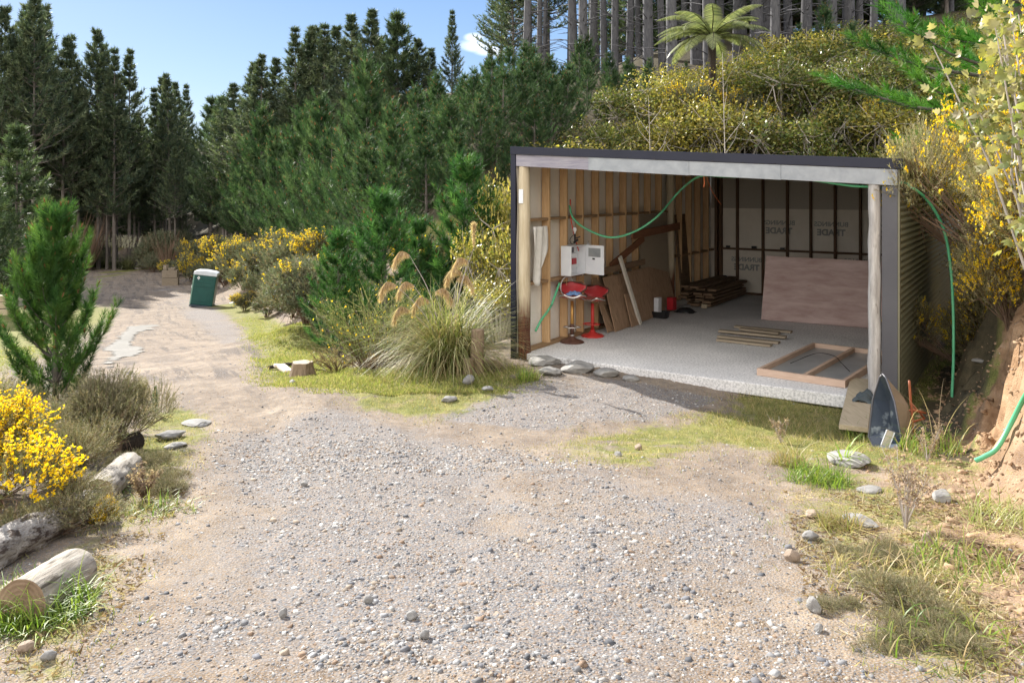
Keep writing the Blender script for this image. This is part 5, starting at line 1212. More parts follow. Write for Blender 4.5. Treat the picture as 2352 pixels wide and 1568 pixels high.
for px, py, lx in ((940, 585, -1), (950, 655, -1), (1000, 670, 1), (910, 655, -1), (940, 712, -1), (1060, 625, -1), (1088, 570, 0), (1075, 600, -1), (1050, 640, 1), (985, 690, -1)):
    tip = at(px, py, 12.2 + r.normal() * .15) - toe.location; mid = Vector((tip.x * .45, tip.y * .5, tip.z * .62))
    pts = curve3([(0, 0, 0), mid, tip], 6); st = obj('plume_stem', MB().tube(pts, [.009 - .006 * i / len(pts) for i in range(len(pts))], 5), 'twig_grey', toe)
    n = 420; t = r.random(n); dx = lx * .22; dz0 = .10 if lx else .35
    ax = np.array([tip.x, tip.y, tip.z]) + np.stack([dx * t + lx * .04 * np.sin(t * 3), 0 * t, dz0 * np.sin(np.minimum(1, t * 1.0) * (2.6 if lx else 1.4)) - (.22 * t ** 2 if lx else 0)], 1)
    D = unit(np.stack([r.normal(size=n) * .35 + .2 * lx, r.normal(size=n) * .35, -1.0 - .4 * r.random(n)], 1)) if lx else unit(np.stack([r.normal(size=n) * .4, r.normal(size=n) * .4, .8 + 0 * t], 1))
    V, Fc = tri_blades(ax, D, (.12 if lx else .07) * (.5 + np.sin(np.clip(t, .05, 1) * 2.6)), .009, r); link('plume', npmesh('plume', V, Fc, ['plume'], C=vcol(r, n, 3, [(.55, .42, .28), (.46, .33, .20), (.62, .5, .36)], .1)), st)
def broom(x, y, H, n, lab, seed, cols, flow=True, spread=.55):
    r = np.random.default_rng(seed); t = thing('broom_shrub', lab, 'shrub', (x, y, zt1(x, y) - .03)); A = []; B = []; m = MB()
    for k in range(n):
        az = r.random() * 6.28; b = branch_pts(0, az, H * (.7 + .5 * r.random()), 1.5 - spread * r.random(), 1.25 - spread * r.random(), r, 5, r.normal() * .15 * H * .4, r.normal() * .15 * H * .4)
        m.tube(b, [.009, .008, .006, .005, .003, .002], 4, False)
        for i in range(1, 5):
            for j in range(5): f = r.random(); p = b[i] + (b[i + 1] - b[i]) * f; d = unit(b[i + 1] - b[i] + r.normal(size=3) * .35 * H / 5); A.append(p); B.append(p + d * H * .24 * (.5 + r.random()))
    obj('stems', m, 'twig', t); A = np.array(A); B = np.array(B)
    v1, f1 = tri_blades(A, unit(B - A), np.linalg.norm(B - A, axis=1), .009, r); v2, f2 = shoot_needles(r, A, B, 9, .035, .008, .7)
    v, f, c_, _ = join([(v1, f1, vcol(r, len(A), 3, cols), 0), (v2, f2, vcol(r, len(A) * 9, 3, cols), 0)]); link('twigs', npmesh('twigs', v, f, ['blade'], C=c_), t)
    if flow:
        k = 90; i = r.integers(0, len(A), k); v1, f1 = tri_blades(B[i] * np.array([1, 1, 1.]), rdir(r, k), .04, .035, r); link('flowers', npmesh('flowers', v1, f1, ['petal'], C=vcol(r, k, 3, [(.7, .55, .05), (.75, .45, .03)])), t)
GB = [(.11, .15, .05), (.16, .20, .07), (.20, .19, .09), (.26, .24, .14)]
q = at(845, 860, 13.4); broom(q.x, 13.4, 1.35, 46, 'wispy green broom shrub with a few yellow flowers between the stump and the toetoe', 31, GB, True, .9)
q = at(905, 850, 13.6); broom(q.x, 13.6, 1.25, 30, 'darker dense broom shrub touching the left side of the toetoe', 32, GB, True, .8)
q = at(770, 850, 13.6); broom(q.x, 13.6, .55, 18, 'low sprawling brown-green weed behind the tree stump', 33, [(.22, .16, .1), (.16, .15, .07), (.3, .22, .14)], False, 1.3)
q = at(880, 868, 12.9); broom(q.x, 12.9, .30, 30, 'low dead brown brush at the foot of the broom shrub', 34, [(.22, .14, .09), (.3, .2, .12)], False, 1.4)
# pampas plumes and bare shrubs before the dark stand
for i, (px, py) in enumerate([(196, 585), (215, 582), (238, 575), (262, 572), (285, 565), (297, 570)]):
    Y = 98 - i; q = at(px, 600, Y); z = zt1(q.x, Y); r = np.random.default_rng(50 + i); t = thing('pampas_clump', f'pale pampas plume clump at the dark forest edge, {ORD[i]} from the left', 'ornamental grass', (q.x, Y, z), 0, 'pampas at the forest edge')
    v, f, c_ = clump(r, 160, 2.4, .07, 1.1, [(.10, .12, .05), (.2, .2, .1)], .3, 1.4, 4); link('leaf_clump', npmesh('leaf_clump', v, f, ['blade'], C=c_), t)
    n = 150; s = r.integers(0, 5, n); tt_ = r.random(n); bx = np.array([-.5, -.2, .1, .4, .8])[s]; P = np.stack([bx * (1 + .5 * tt_) , .2 * bx, 2.4 + 1.2 * tt_], 1); v, f = tri_blades(P, unit(np.stack([r.normal(size=n) * .3 + .3, r.normal(size=n) * .3, 1 + 0 * tt_], 1)), .5, .10, r); link('plume', npmesh('plume', v, f, ['plume'], C=vcol(r, n, 3, [(.6, .58, .5), (.5, .46, .4)])), t)
for i, (px, Y, H) in enumerate([(170, 88, 6.5), (205, 90, 6.0), (140, 86, 5), (385, 84, 4.5), (340, 96, 4)]):
    r = np.random.default_rng(70 + i); q = at(px, 600, Y); m = MB()
    for k in range(60): m.tube(branch_pts(0, r.random() * 6.28, H * (.6 + .5 * r.random()), 1.45 - .4 * r.random(), 1.2, r, 3), [.04, .035, .025, .01], 3, False)
    o = obj('bare_shrub', m, 'twig', None, (q.x, Y, zt1(q.x, Y))); tag(o, ['leafless reddish thicket at the forest edge, the left of the tallest pair', 'leafless reddish thicket at the forest edge, the right of the tallest pair', 'leafless thicket at the forest edge behind the bright young pine', 'leafless reddish thicket beside the dark road end', 'low leafless thicket where the road disappears'][i], 'shrub')
for i in range(16):
    px = 120 + i * 19
    if 232 < px < 345: continue
    Y = 90 + (i * 7) % 9; q = at(px, 600, Y); g_far[0].put((q.x, Y, zt1(q.x, Y)), i, (2.2, 1.6, 1.7 + .8 * ((i * 3) % 4) / 3), 'dark undergrowth bush along the foot of the tall pines where the road ends', 'undergrowth at the forest edge')
# overhanging pine branch at the upper right: a pine whose trunk stands on the bank
pr = pine(141, 5.2, 2.7, 6, 7, 14, 110, .17, .0085, .36, -.05, .45, .40, [(.05, .17, .025), (.08, .24, .03), (.13, .28, .045), (.035, .11, .02)], .35, buds=.07, taper=.5, ang=.8)
t = make_tree(pr, 'young_pine', 'pine tree'); t['label'] = 'long-needled bright green pine reaching in from the upper right above the gorse'
q = at(2390, 200, 12.4); t.location = (q.x, 12.4, zt1(q.x, 12.4) - .3); t.scale = (1.05, 1.05, 1.0); t.rotation_euler = (0, 0, .9)
# large-lobed pale shrub at the upper right edge
def lobed(lab, x, y, H, R, n, seed):
    r = np.random.default_rng(seed); t = thing('lobed_leaf_shrub', lab, 'shrub', (x, y, zt1(x, y)))
    m = MB(); P = []; D = []
    for k in range(34):
        e = np.array([R * r.normal() * .5, R * r.normal() * .5, H * (.35 + .65 * r.random())]); mid = e * np.array([.4, .4, .55]) + r.normal(size=3) * .06; m.tube([(0, 0, -.1), mid, e], [.014, .010, .005], 5, False)
        for j in range(n // 34): f = r.random(); p = mid + (e - mid) * (.25 + .85 * f); P.append(p + r.normal(size=3) * .13); D.append(unit(p - mid + r.normal(size=3) * .4))
    obj('stems', m, 'twig_grey', t); P = np.array(P); nn = len(P); ax = unit(np.array(D) + np.array([0, 0, -.25])); up_ = unit(np.cross(ax, rdir(r, nn)) + np.array([0, 0, .6])); sd = unit(np.cross(ax, up_)); up_ = np.cross(sd, ax)
    s = (.088 * (.55 + .8 * r.random(nn)))[:, None]
    prof = [(0, 0), (.05, .28), (.32, .52), (.38, .26), (.66, .40), (.70, .16), (1.0, 0), (.70, -.16), (.66, -.40), (.38, -.26), (.32, -.52), (.05, -.28)]
    V = np.stack([P + ax * s * a + sd * s * b - up_ * s * (.35 * abs(b) + .2 * a * a) for a, b in prof] + [P + ax * s * .42 + up_ * s * .02], 1).reshape(-1, 3); k = len(prof)
    o = np.arange(nn)[:, None] * (k + 1); Fc = np.concatenate([o + np.array([[k, i, (i + 1) % k]]) for i in range(k)])
    link('leaves', npmesh('leaves', V, Fc, ['leaf'], C=vcol(r, nn, k + 1, [(.30, .28, .07), (.23, .25, .08), (.36, .33, .15), (.14, .18, .06), (.42, .37, .24)], .15)), t)
q = at(2420, 60, 6.6); lobed('pale yellow-green shrub with large lobed leaves at the upper right edge', q.x + .02, 6.7, at(2300, -40, 6.6).z - zt1(q.x, 6.6), .70, 1300, 61)
M['crate_wood'] = wood('weathered_box_timber', (.14, .11, .08), (.28, .23, .17), 0)
# ------------------------------------------------------------------ portable toilet
q = G(464, 703); s_ = q.y / F
pt = thing('portable_toilet', 'dark green portable toilet with pale roof leaning at the edge of the track', 'portable toilet', q, 0)
W_ = 49 * s_; D_ = W_ * .95; H_ = 82 * s_
pt.rotation_euler = (math.radians(-1.5), math.radians(8), math.radians(13))
obj('skid', MB().box((-W_ / 2 - .03, -D_ / 2 - .03, 0), (W_ / 2 + .03, D_ / 2 + .03, .13)), 'toilet_base', pt, bevel=.03)
obj('body', MB().box((-W_ / 2, -D_ / 2, .131), (W_ / 2, D_ / 2, H_ - .28)), 'toilet_green', pt, bevel=.05)
wp = MB()
for z0, z1 in ((H_ * .56, H_ * .64), (H_ * .66, H_ * .74), (H_ * .76, H_ * .84)): wp.box((-W_ * .40, -D_ / 2 - .015, z0), (W_ * .40, -D_ / 2 + .002, z1))
wp.box((-W_ * .40, -D_ / 2 - .015, .35), (W_ * .40, -D_ / 2 + .002, H_ * .52)); obj('wall_panel', wp, 'toilet_green', pt, bevel=.012)
obj('corner_post', MB().box((-W_ / 2 - .012, -D_ / 2 - .02, .14), (-W_ / 2 + .06, -D_ / 2 + .05, H_ - .27)), 'toilet_edge', pt, bevel=.02)
dr_ = obj('door', MB().box((-W_ / 2 - .03, -D_ / 2 + .08, .16), (-W_ / 2 - .001, D_ / 2 - .08, H_ - .3)), 'toilet_edge', pt, bevel=.01)
obj('door_latch', MB().box((-W_ / 2 - .06, -D_ / 2 + .12, H_ * .50), (-W_ / 2 - .031, -D_ / 2 + .26, H_ * .58)), 'white_paint', dr_)
obj('roof', MB().prism([(-W_ / 2 - .03, -D_ / 2 - .04, H_ - .279), (W_ / 2 + .03, -D_ / 2 - .04, H_ - .279), (W_ / 2 + .02, -D_ / 2 - .04, H_ - .08), (W_ * .38, -D_ / 2 - .04, H_ - .01), (0, -D_ / 2 - .04, H_ + .03), (-W_ * .38, -D_ / 2 - .04, H_ - .01), (-W_ / 2 - .02, -D_ / 2 - .04, H_ - .08)], (0, D_ + .08, 0)), 'toilet_roof', pt, bevel=.03)
dg = .09 * W_ / 1.3; c = (-W_ * .27, -D_ / 2 - .02, H_ * .80)
obj('diamond_sign', MB().prism([(c[0] - dg, c[1], c[2]), (c[0], c[1], c[2] - dg * 1.2), (c[0] + dg, c[1], c[2]), (c[0], c[1], c[2] + dg * 1.2)], (0, .004, 0)).prism([(c[0] - dg * .35, c[1] - .004, c[2]), (c[0], c[1] - .004, c[2] - dg * .4), (c[0] + dg * .35, c[1] - .004, c[2]), (c[0], c[1] - .004, c[2] + dg * .4)], (0, .003, 0), 1), ['white_paint', 'flash_grey'], pt)
# aluminium lengths beside it
q = G(528, 700); s_ = q.y / F
for i, l in enumerate(('left', 'middle', 'right')):
    a = Vector((i * .28 * s_ * 26 * .6, 0, .05)); b = a + Vector((30 * s_, 14 * s_, 10 * s_)); o = obj('aluminium_section', MB().bar(a, b, .12, .08), 'alu', None, q + Vector((0, 0, .02))); tag(o, f'aluminium length lying on the grass right of the portable toilet, {l} of the three', 'aluminium section', 'aluminium lengths by the toilet')
# timber boxes beside the track
q = G(385, 655); s_ = q.y / F
def tbox(name, dx, dz, w, d, h, ry, lab):
    t = thing(name, lab, 'timber box', q + Vector((dx * s_, d * .3, dz * s_)), ry); w *= s_; h *= s_; th = .05 + .02
    for y_ in (-d / 2, d / 2 - th): obj('long_board', MB().box((-w / 2, y_, 0), (w / 2, y_ + th, h)), 'crate_wood', t, bevel=.01)
    obj('end_board', MB().box((-w / 2, -d / 2 + th + .001, 0), (-w / 2 + th, d / 2 - th - .001, h)), 'crate_wood', t); obj('end_board', MB().box((w / 2 - th, -d / 2 + th + .001, 0), (w / 2, d / 2 - th - .001, h)), 'timber_x', t)
    obj('floor', MB().box((-w / 2 + th + .001, -d / 2 + th + .001, .01), (w / 2 - th - .001, d / 2 - th - .001, .05)), 'old_y', t)
tbox('timber_box', 4, -1, 34, .9, 18, .25, 'long weathered timber box at the bottom of the stack beside the track')
tbox('timber_box', 8, 17.5, 24, .8, 17, .2, 'weathered timber box on the right of the stack beside the track')
tbox('timber_box', -8, 17.5, 9, .8, 17, .1, 'narrow weathered timber box on the left of the stack beside the track')
tbox('timber_box', 9, 35, 14, .5, 5, .1, 'small dark timber box on top of the stack beside the track')
tbox('timber_box', -5, 35, 8, .4, 11, -.1, 'small grey box tipped upright on top of the stack beside the track')
# old blocks at the left edge behind the pine
for k, (px, py, w, h, l) in enumerate(((2, 700, 30, 14, 'middle'), (-2, 685, 34, 14, 'top'), (6, 716, 30, 14, 'bottom'))):
    Y = 30; p = at(px, py, Y); o = obj('grey_sleeper', MB().box((-w * Y / F / 2, -.15, -h * Y / F / 2), (w * Y / F / 2, .15, h * Y / F / 2)), 'timber_x', None, p, .1, bevel=.02); tag(o, f'grey sleeper of the low retaining wall at the left edge, {l} one', 'sleeper', 'retaining wall sleepers')
zb = zt1(at(2, 716, 30).x, 30); 
# ------------------------------------------------------------------ logs
def log(name, A, B, rad, lab, mat='log_bark', rough=.02, seed=1, hollow=False, lift=.75):
    a = G(*A); b = G(*B); a.z = zt1(a.x, a.y) + rad * lift; b.z = zt1(b.x, b.y) + rad * lift * .9; d = (b - a); L = d.length
    r = np.random.default_rng(seed); n = 40; m_ = int(max(10, L / .035)); rows = []
    for i in range(m_ + 1):
        f = i / m_; row = []
        for k in range(n):
            an = 2 * PI * k / n; rr = rad * (1 + .10 * float(fbm(np.array(3 * f * L / rad * .4), np.array(math.cos(an) * 1.2 + 5.), 3, seed)) + rough * 6 * float(fbm(np.array(f * L * 9.), np.array(an * 3.), 3, seed + 5)) * (1 if rough > .03 else .35)); rr *= 1 - .25 * max(0, (f - .93) / .07) ** 2
            row.append((f * L, rr * math.cos(an), rr * math.sin(an)))
        rows.append(row)
    m = MB(); m.add([p for rw in rows for p in rw], [(i * n + k, i * n + (k + 1) % n, (i + 1) * n + (k + 1) % n, (i + 1) * n + k) for i in range(m_) for k in range(n)])
    t = thing(name, lab, 'log', a); t.rotation_mode = 'QUATERNION'; t.rotation_quaternion = d.to_track_quat('X', 'Z')
    obj('bark_side', m, mat, t, smooth=True)
    e = MB(); e.add([(0, p[1], p[2]) for p in rows[0]], [tuple(range(n))[::-1]]); obj('sawn_end', e, 'log_end', t); obj('sawn_end', MB().add([(L, p[1], p[2]) for p in rows[-1]], [tuple(range(n))]), 'log_end', t)
    return t
log('log', (45, 1440), (178, 1345), .112, 'smooth grey sawn log with a ringed end face at the lower left, nearest the camera', seed=2)
log('log', (-70, 1330), (215, 1178), .10, 'whitish rough decayed log behind the near sawn log', 'log_rot', .09, 7)
log('log', (222, 1165), (300, 1085), .105, 'shorter weathered log with a dark hollow end, third along the track edge', 'log_bark', .035, 5)
log('log', (268, 1040), (322, 1028), .09, 'short dark log end under the gorse, farthest of the logs', 'fern_trunk', .05, 9)
# timber posts by the toetoe, stump
q = G(1096, 858); h = 100 * q.y / F; t = thing('timber_post', 'round weathered timber post standing in front of the toetoe clump', 'post', q)
M['post'] = wood('weathered_round_post', (.14, .10, .065), (.30, .22, .15), 2, spots=((.05, .035, .025), 2, .66))
obj('shaft', MB().tube([(0, 0, -.2), (0, 0, h * .5), (.01, 0, h)], [.10, .098, .092], 16), 'post', t, bevel=.006); obj('cut_top', MB().lathe([(.088, h + .001), (.085, h + .008)], 16, (.01, 0, 0)), 'log_end', t)
q = G(1076, 862); o = obj('timber_stub', MB().tube([(0, 0, -.1), (0, 0, .24)], .08, 12), 'post', None, q, bevel=.006); tag(o, 'short round timber stub just left of the taller post', 'post')
q = G(693, 862); r_s = 24 * q.y / F; n = 20; t = thing('tree_stump', 'low sawn tree stump at the grassy bend of the track', 'stump', q)
def ring(rr, z, s=0, sh=0): return [((rr * (1 + .12 * math.sin(a * 5 + s) + .06 * math.sin(a * 9))) * math.cos(a) + sh, rr * (1 + .12 * math.sin(a * 5 + s)) * math.sin(a), z) for a in [2 * PI * k / n for k in range(n)]]
rows = [ring(r_s * 1.35, -.08, .3), ring(r_s * 1.12, .04, .2), ring(r_s * .98, .14, .1), ring(r_s * .93, .22 + .0, 0, .01)]
obj('bark_side', MB().add([p for w in rows for p in w], [(i * n + k, i * n + (k + 1) % n, (i + 1) * n + (k + 1) % n, (i + 1) * n + k) for i in range(3) for k in range(n)]), 'post', t)
obj('cut_top', MB().add([(x, y, z + .0) for x, y, z in rows[-1]], [tuple(range(n))]), 'timber_x', t)
def chunk(name, lab, cat, p, size, rot, mat, seed, flat=1.0):
    r = np.random.default_rng(seed); import bmesh; bm = bmesh.new(); bmesh.ops.create_icosphere(bm, subdivisions=3, radius=1)
    P = r.normal(size=(9, 3)); P /= np.linalg.norm(P, axis=1, keepdims=True); dd = .62 + .3 * r.random(9)
    for v in bm.verts:
        c = np.array(v.co)
        for a, b in zip(P, dd):
            k = c @ a
            if k > b: c = c - a * (k - b) * .92
        c = c * (1 + .08 * r.normal() * .3); v.co = Vector((c[0] * size[0], c[1] * size[1], c[2] * size[2]))
    me = bpy.data.meshes.new(name); bm.to_mesh(me); bm.free(); me.materials.append(M[mat])
    o = bpy.data.objects.new(name, me); COL.objects.link(o); o.location = p; o.rotation_euler = rot
    return tag(o, lab, cat)
def rockpx(px, py, w, h, lab, mat='rock', seed=1, name='rock', cat='rock', dep=.7, sink=.3):
    q = G(px, py); s = q.y / F; hh = max(h * s * .62, .012); return chunk(name, lab, cat, (q.x, q.y, q.z + hh * (1 - sink)), (w * s / 2, w * s / 2 * dep, hh), (0, .1 * math.sin(seed), seed * .7), mat, seed)
RK = [(1950, 1066, 135, 26, 'large flat pale rock in the grass below the wheelbarrow', 'rock'), (1870, 1405, 40, 32, 'smooth white rock in the clay at the lower right', 'rock'), (1820, 1290, 38, 26, 'brown-grey rock above the white rock at the lower right', 'rock_brown'),
      (1862, 1240, 44, 20, 'pale angular rock on the clay right of the gravel', 'rock'), (1866, 1188, 46, 18, 'flat brown rock on the clay below the flat pale rock', 'rock_brown'), (1466, 1034, 24, 14, 'small dark rock on the bare patch in front of the shed', 'rock_brown'), (1420, 1048, 20, 12, 'small grey rock left of the bare patch in front of the shed', 'rock'),
      (845, 1385, 26, 16, 'pale rounded stone in the middle of the gravel', 'rock'), (945, 1420, 34, 16, 'pale wedge-shaped stone lying in the near gravel', 'rock'), (975, 1468, 32, 22, 'blocky grey stone in the near gravel', 'rock'), (700, 1118, 24, 15, 'grey stone in the gravel left of the middle', 'rock'),
      (1078, 845, 30, 24, 'white rock at the foot of the timber post', 'rock'), (1030, 922, 44, 12, 'flat grey rock on the grass edge below the toetoe', 'rock'), (1075, 880, 40, 18, 'grey rock between the post and the gravel heap', 'rock'), (672, 880, 20, 8, 'small pale rock below the tree stump', 'rock'), (1120, 897, 34, 10, 'flat blue-grey rock left of the gravel heap', 'rock'),
      (1995, 1130, 60, 12, 'flat dull rock half buried in the right-hand grass', 'rock'), (2165, 1150, 60, 22, 'lumpy grey rock on the right below the clay bank', 'rock'), (2130, 1250, 36, 30, 'dark upright rock in the right-hand weeds', 'rock_brown'), (1975, 1205, 90, 20, 'pale half-buried rock beside the dry grass tuft on the right', 'rock'),
      (60, 1500, 46, 26, 'brown rock at the bottom left corner', 'rock_brown'), (110, 1520, 40, 20, 'pale rock right of the brown rock at the bottom left', 'rock'), (390, 1004, 84, 16, 'long flat whitish stone slab left of the track', 'rock'), (402, 1026, 70, 9, 'second flat stone slab just below the long one left of the track', 'rock'), (452, 974, 82, 9, 'pale flat concrete patch at the left edge of the track', 'rock'),
      (2250, 840, 36, 8, 'pale flat stone in the shade beside the clay bank', 'rock'), (1880, 1450, 30, 16, 'small pale stone below the white rock at the lower right', 'rock'), (650, 1420, 26, 20, 'grey angular stone in the left part of the near gravel', 'rock')]
for i, (px, py, w, h, l, m_) in enumerate(RK): rockpx(px, py, w, h, l, m_, 20 + i)
M['rotwood'] = wood('bleached_rotten_wood', (.55, .45, .38), (.78, .70, .62), 0)
q = G(652, 855); a = Vector((-.02, .55, .03)); o = obj('rotten_wood', MB().bar(Vector((-.16, .35, .04)), Vector((.14, -.2, .05)), .15, .06).bar(Vector((-.16, .35, .04)), Vector((-.26, .30, .05)), .10, .05), 'rotwood', None, q, bevel=.012); tag(o, 'bleached piece of rotten wood left of the tree stump', 'wood')
o = obj('dead_branch', MB().tube([(0, 0, .03), (.3, .1, .06), (.55, .25, .05)], [.03, .04, .02], 6), 'fern_trunk', None, G(615, 848)); tag(o, 'dark dead branch left of the bleached wood', 'branch')
# concrete spill under the slab edge
for i, (px, py, w, h) in enumerate(((1250, 836, 80, 22), (1325, 852, 80, 26), (1392, 862, 60, 18), (1450, 872, 40, 12), (1262, 858, 60, 18))):
    rockpx(px, py, w, h, ['lumpy concrete spill under the left end of the slab edge', 'widest lump of concrete spill under the slab edge', 'third lump of concrete spill along the slab edge', 'small lump of concrete spill where the gravel begins', 'sunlit lower lump of concrete spill near the corner post'][i], 'rock', 60 + i, 'concrete_spill', 'concrete lump', 1.0, .5)

# ------------------------------------------------------------------ grass and weeds
def tuft(px, py, H, n, cols, lab, seed, rad=.12, spread=.9, w=.007, stalks=0):
    q = G(px, py); r = np.random.default_rng(seed); t = thing('grass_tuft', lab, 'grass tuft', q); v, f, c_ = clump(r, n, H, w, spread, cols, rad, 1.5, 4); link('blades', npmesh('blades', v, f, ['blade'], C=c_), t)
    if stalks:
        v, f, c_ = clump(r, stalks, H * 2.2, .007, .55, [(.5, .42, .28), (.42, .34, .22)], rad, 1.0, 6, .6); link('dry_stalks', npmesh('dry_stalks', v, f, ['blade'], C=c_), t)
GR = [(.14, .24, .035), (.22, .32, .05), (.30, .36, .07), (.09, .17, .03)]; BRN = [(.40, .30, .16), (.30, .24, .11), (.24, .26, .07)]
tuft(1212, 872, .26, 260, GR + BRN[:1], 'sunlit grass tuft at the left front corner of the slab', 1, .16)
tuft(2032, 905, .36, 330, [(.10, .19, .045), (.16, .25, .06), (.26, .28, .10)], 'grass tuft with dry stalks at the foot of the weathered pole', 2, .16, .9, .007, 12)
tuft(1812, 1068, .22, 260, BRN, 'brown-green dry grass tuft in front of the flat rock', 3, .14, 1.2, .006, 6)
tuft(1880, 1108, .24, 420, GR, 'bright green grass tuft at the edge of the gravel on the right', 4, .24, 1.2)
tuft(1938, 1070, .40, 16, [(.2, .3, .06), (.3, .38, .08)], 'spiky green leaves growing beside the large flat rock', 5, .03, .9, .022)
tuft(2140, 1040, .34, 200, GR + BRN[:1], 'tall sunlit grass in front of the clay bank foot', 6, .3, .8, .007, 8)
tuft(2010, 1010, .20, 380, GR, 'green grass around the wheelbarrow tray', 7, .34, 1.1)
tuft(110, 1425, .28, 420, GR, 'green grass tuft under the near sawn log', 8, .2, 1.3)
tuft(20, 1440, .24, 240, GR, 'green grass tuft in front of the ringed log end', 9, .14, 1.2)
tuft(1930, 1215, .18, 240, BRN, 'dry yellow grass tuft above the half-buried pale rock', 10, .12, 1.3, .006)
tuft(2210, 1310, .18, 260, GR + BRN, 'sprawling grass tuft on the right among the weeds', 11, .3, 1.4)
tuft(2310, 1200, .26, 260, [(.35, .36, .14), (.5, .46, .28), (.25, .3, .08)], 'pale sprawling grass at the right edge', 12, .25, 1.4)
tuft(2060, 1350, .2, 300, BRN + [(.5, .42, .3)], 'flattened straw-coloured grass at the lower right', 13, .35, 1.5)
tuft(2190, 1500, .16, 200, GR + BRN, 'mixed grass tuft at the bottom right', 14, .3, 1.4)
tuft(250, 1130, .2, 160, GR, 'small green tuft beside the third log', 15, .1, 1.1)
tuft(360, 1180, .16, 200, BRN + GR, 'dry weed tuft between the logs and the track', 16, .25, 1.4)
def weed(px, py, H, lab, seed, n=9, mat='twig_grey'):
    q = G(px, py); r = np.random.default_rng(seed); t = thing('dry_weed', lab, 'weed', q); m = MB(); P = []
    for k in range(n):
        b = branch_pts(0, r.random() * 6.28, H * (.6 + .5 * r.random()), 1.45 - .5 * r.random(), 1.3 - .7 * r.random(), r, 5); m.tube(b, [.006, .005, .004, .003, .002, .0015], 4, False)
        for j in range(7): f = r.random(); i = 2 + int(f * 3); p = b[min(i, 5)]; e = p + (rdir(r, 1)[0] * .5 + np.array([0, 0, .5])) * H * .14; m.tube([p, e], [.002, .001], 3, False); P.append(e)
    obj('stems', m, mat, t); P = np.repeat(np.array(P), 10, 0) + r.normal(size=(len(P) * 10, 3)) * .010; v, f = tri_blades(P, rdir(r, len(P)), .020, .013, r); link('seed_heads', npmesh('seed_heads', v, f, ['plume'], C=vcol(r, len(P), 3, [(.28, .20, .16), (.38, .30, .24)])), t)
weed(2080, 1215, .58, 'tall brown dead weed with fluffy seed heads on the right', 3, 12); weed(1795, 1020, .32, 'thin dead weed stalks on the shade line in front of the shed', 5, 6); weed(2130, 1060, .34, 'dry weed stalks at the foot of the clay bank', 6, 6); weed(330, 1150, .26, 'low dead weed between the third log and the track', 8, 12, 'twig')
for i, (px, py, s, l) in enumerate(((2010, 1290, .20, 'below the dead weed'), (2090, 1420, .26, 'in the lower right weeds, larger one'), (1935, 1400, .14, 'right of the white rock'), (2200, 1480, .20, 'near the bottom right corner'), (1960, 1270, .15, 'left of the dead weed'), (2040, 1480, .18, 'at the bottom right beside the gravel'), (370, 1130, .26, 'between the third log and the track'), (330, 1080, .28, 'beside the farthest log'))):
    q = G(px, py); g_near2.put((q.x, q.y, q.z - .06), i * 1.3, (s, s, s * .7), 'low grey-green gorse seedling ' + l, 'gorse seedlings')
q = G(357, 950); small[0].put((q.x, q.y, q.z - .02), .5, (.07, .07, .11), 'tiny green pine seedling beside the track right of the spiky gorse')

def density(X, Y):
    return masks(X, Y)
# short grass over the verges
def grass_stuff(n, xr, yr, h, w, seed, cols, lab, thr=.25, cat='grass'):
    r = np.random.default_rng(seed); X = r.uniform(*xr, n); Y = yr[0] + (yr[1] - yr[0]) * r.random(n) ** 1.5
    ok = np.abs(X / Y) < .75; X = X[ok]; Y = Y[ok]
    g, gvv, c, _ = masks(X, Y); d, b = footdist(X, Y)
    cl = .5 + fbm(X * 2.2, Y * 2.2, 3, 91) + .6 * fbm(X * 9, Y * 9, 2, 92)
    uu = (X - SO[0]) * UX + (Y - SO[1]) * UY; vv = (X - SO[0]) * VX + (Y - SO[1]) * VY; inside = (uu > -.05) & (uu < SW + .05) & (vv > -.02) & (vv < SD)
    keep = (r.random(len(X)) < g * sstep(thr, .75, cl + g * .35)) & ~inside & (c < .7); X = X[keep]; Y = Y[keep]; g = g[keep]; Z = zt(X, Y) - .004; n = len(X)
    D = unit(np.stack([r.normal(size=n) * .6, r.normal(size=n) * .6, .9 + 0 * X], 1)); sz = h * (.4 + .9 * r.random(n)) * (.6 + .8 * vnoise(X * 2, Y * 2, 93)) * np.where((vv[keep] < .3) & (vv[keep] > -1.8) & (uu[keep] > 2.5), 1.7, 1)
    V, Fc = tri_blades(np.stack([X, Y, Z], 1), D, sz, w * (.7 + .6 * r.random(n)), r); C = vcol(r, n, 3, cols, .2)
    o = link('grass', npmesh('grass', V, Fc, ['blade'], C=C)); tag(o, lab, cat, kind='stuff'); print('grass', n)
GL = [(.19, .21, .06), (.27, .27, .09), (.40, .34, .17), (.13, .165, .045), (.48, .39, .24), (.36, .27, .15)]
grass_stuff(420000, (-4.5, 7.5), (2.6, 13.5), .045, .005, 1, GL, 'short patchy grass and moss on the near ground')
grass_stuff(330000, (-8.5, 2), (10.5, 26), .055, .010, 3, [(.18, .22, .05), (.25, .275, .075), (.35, .33, .13), (.42, .34, .18), (.13, .165, .04)], 'short uneven grass between the toetoe, stump and track')
grass_stuff(260000, (-14, 13), (11, 45), .07, .016, 2, [(.18, .24, .05), (.26, .29, .07), (.35, .34, .13), (.40, .32, .17)], 'bright short grass on the verge along the track')
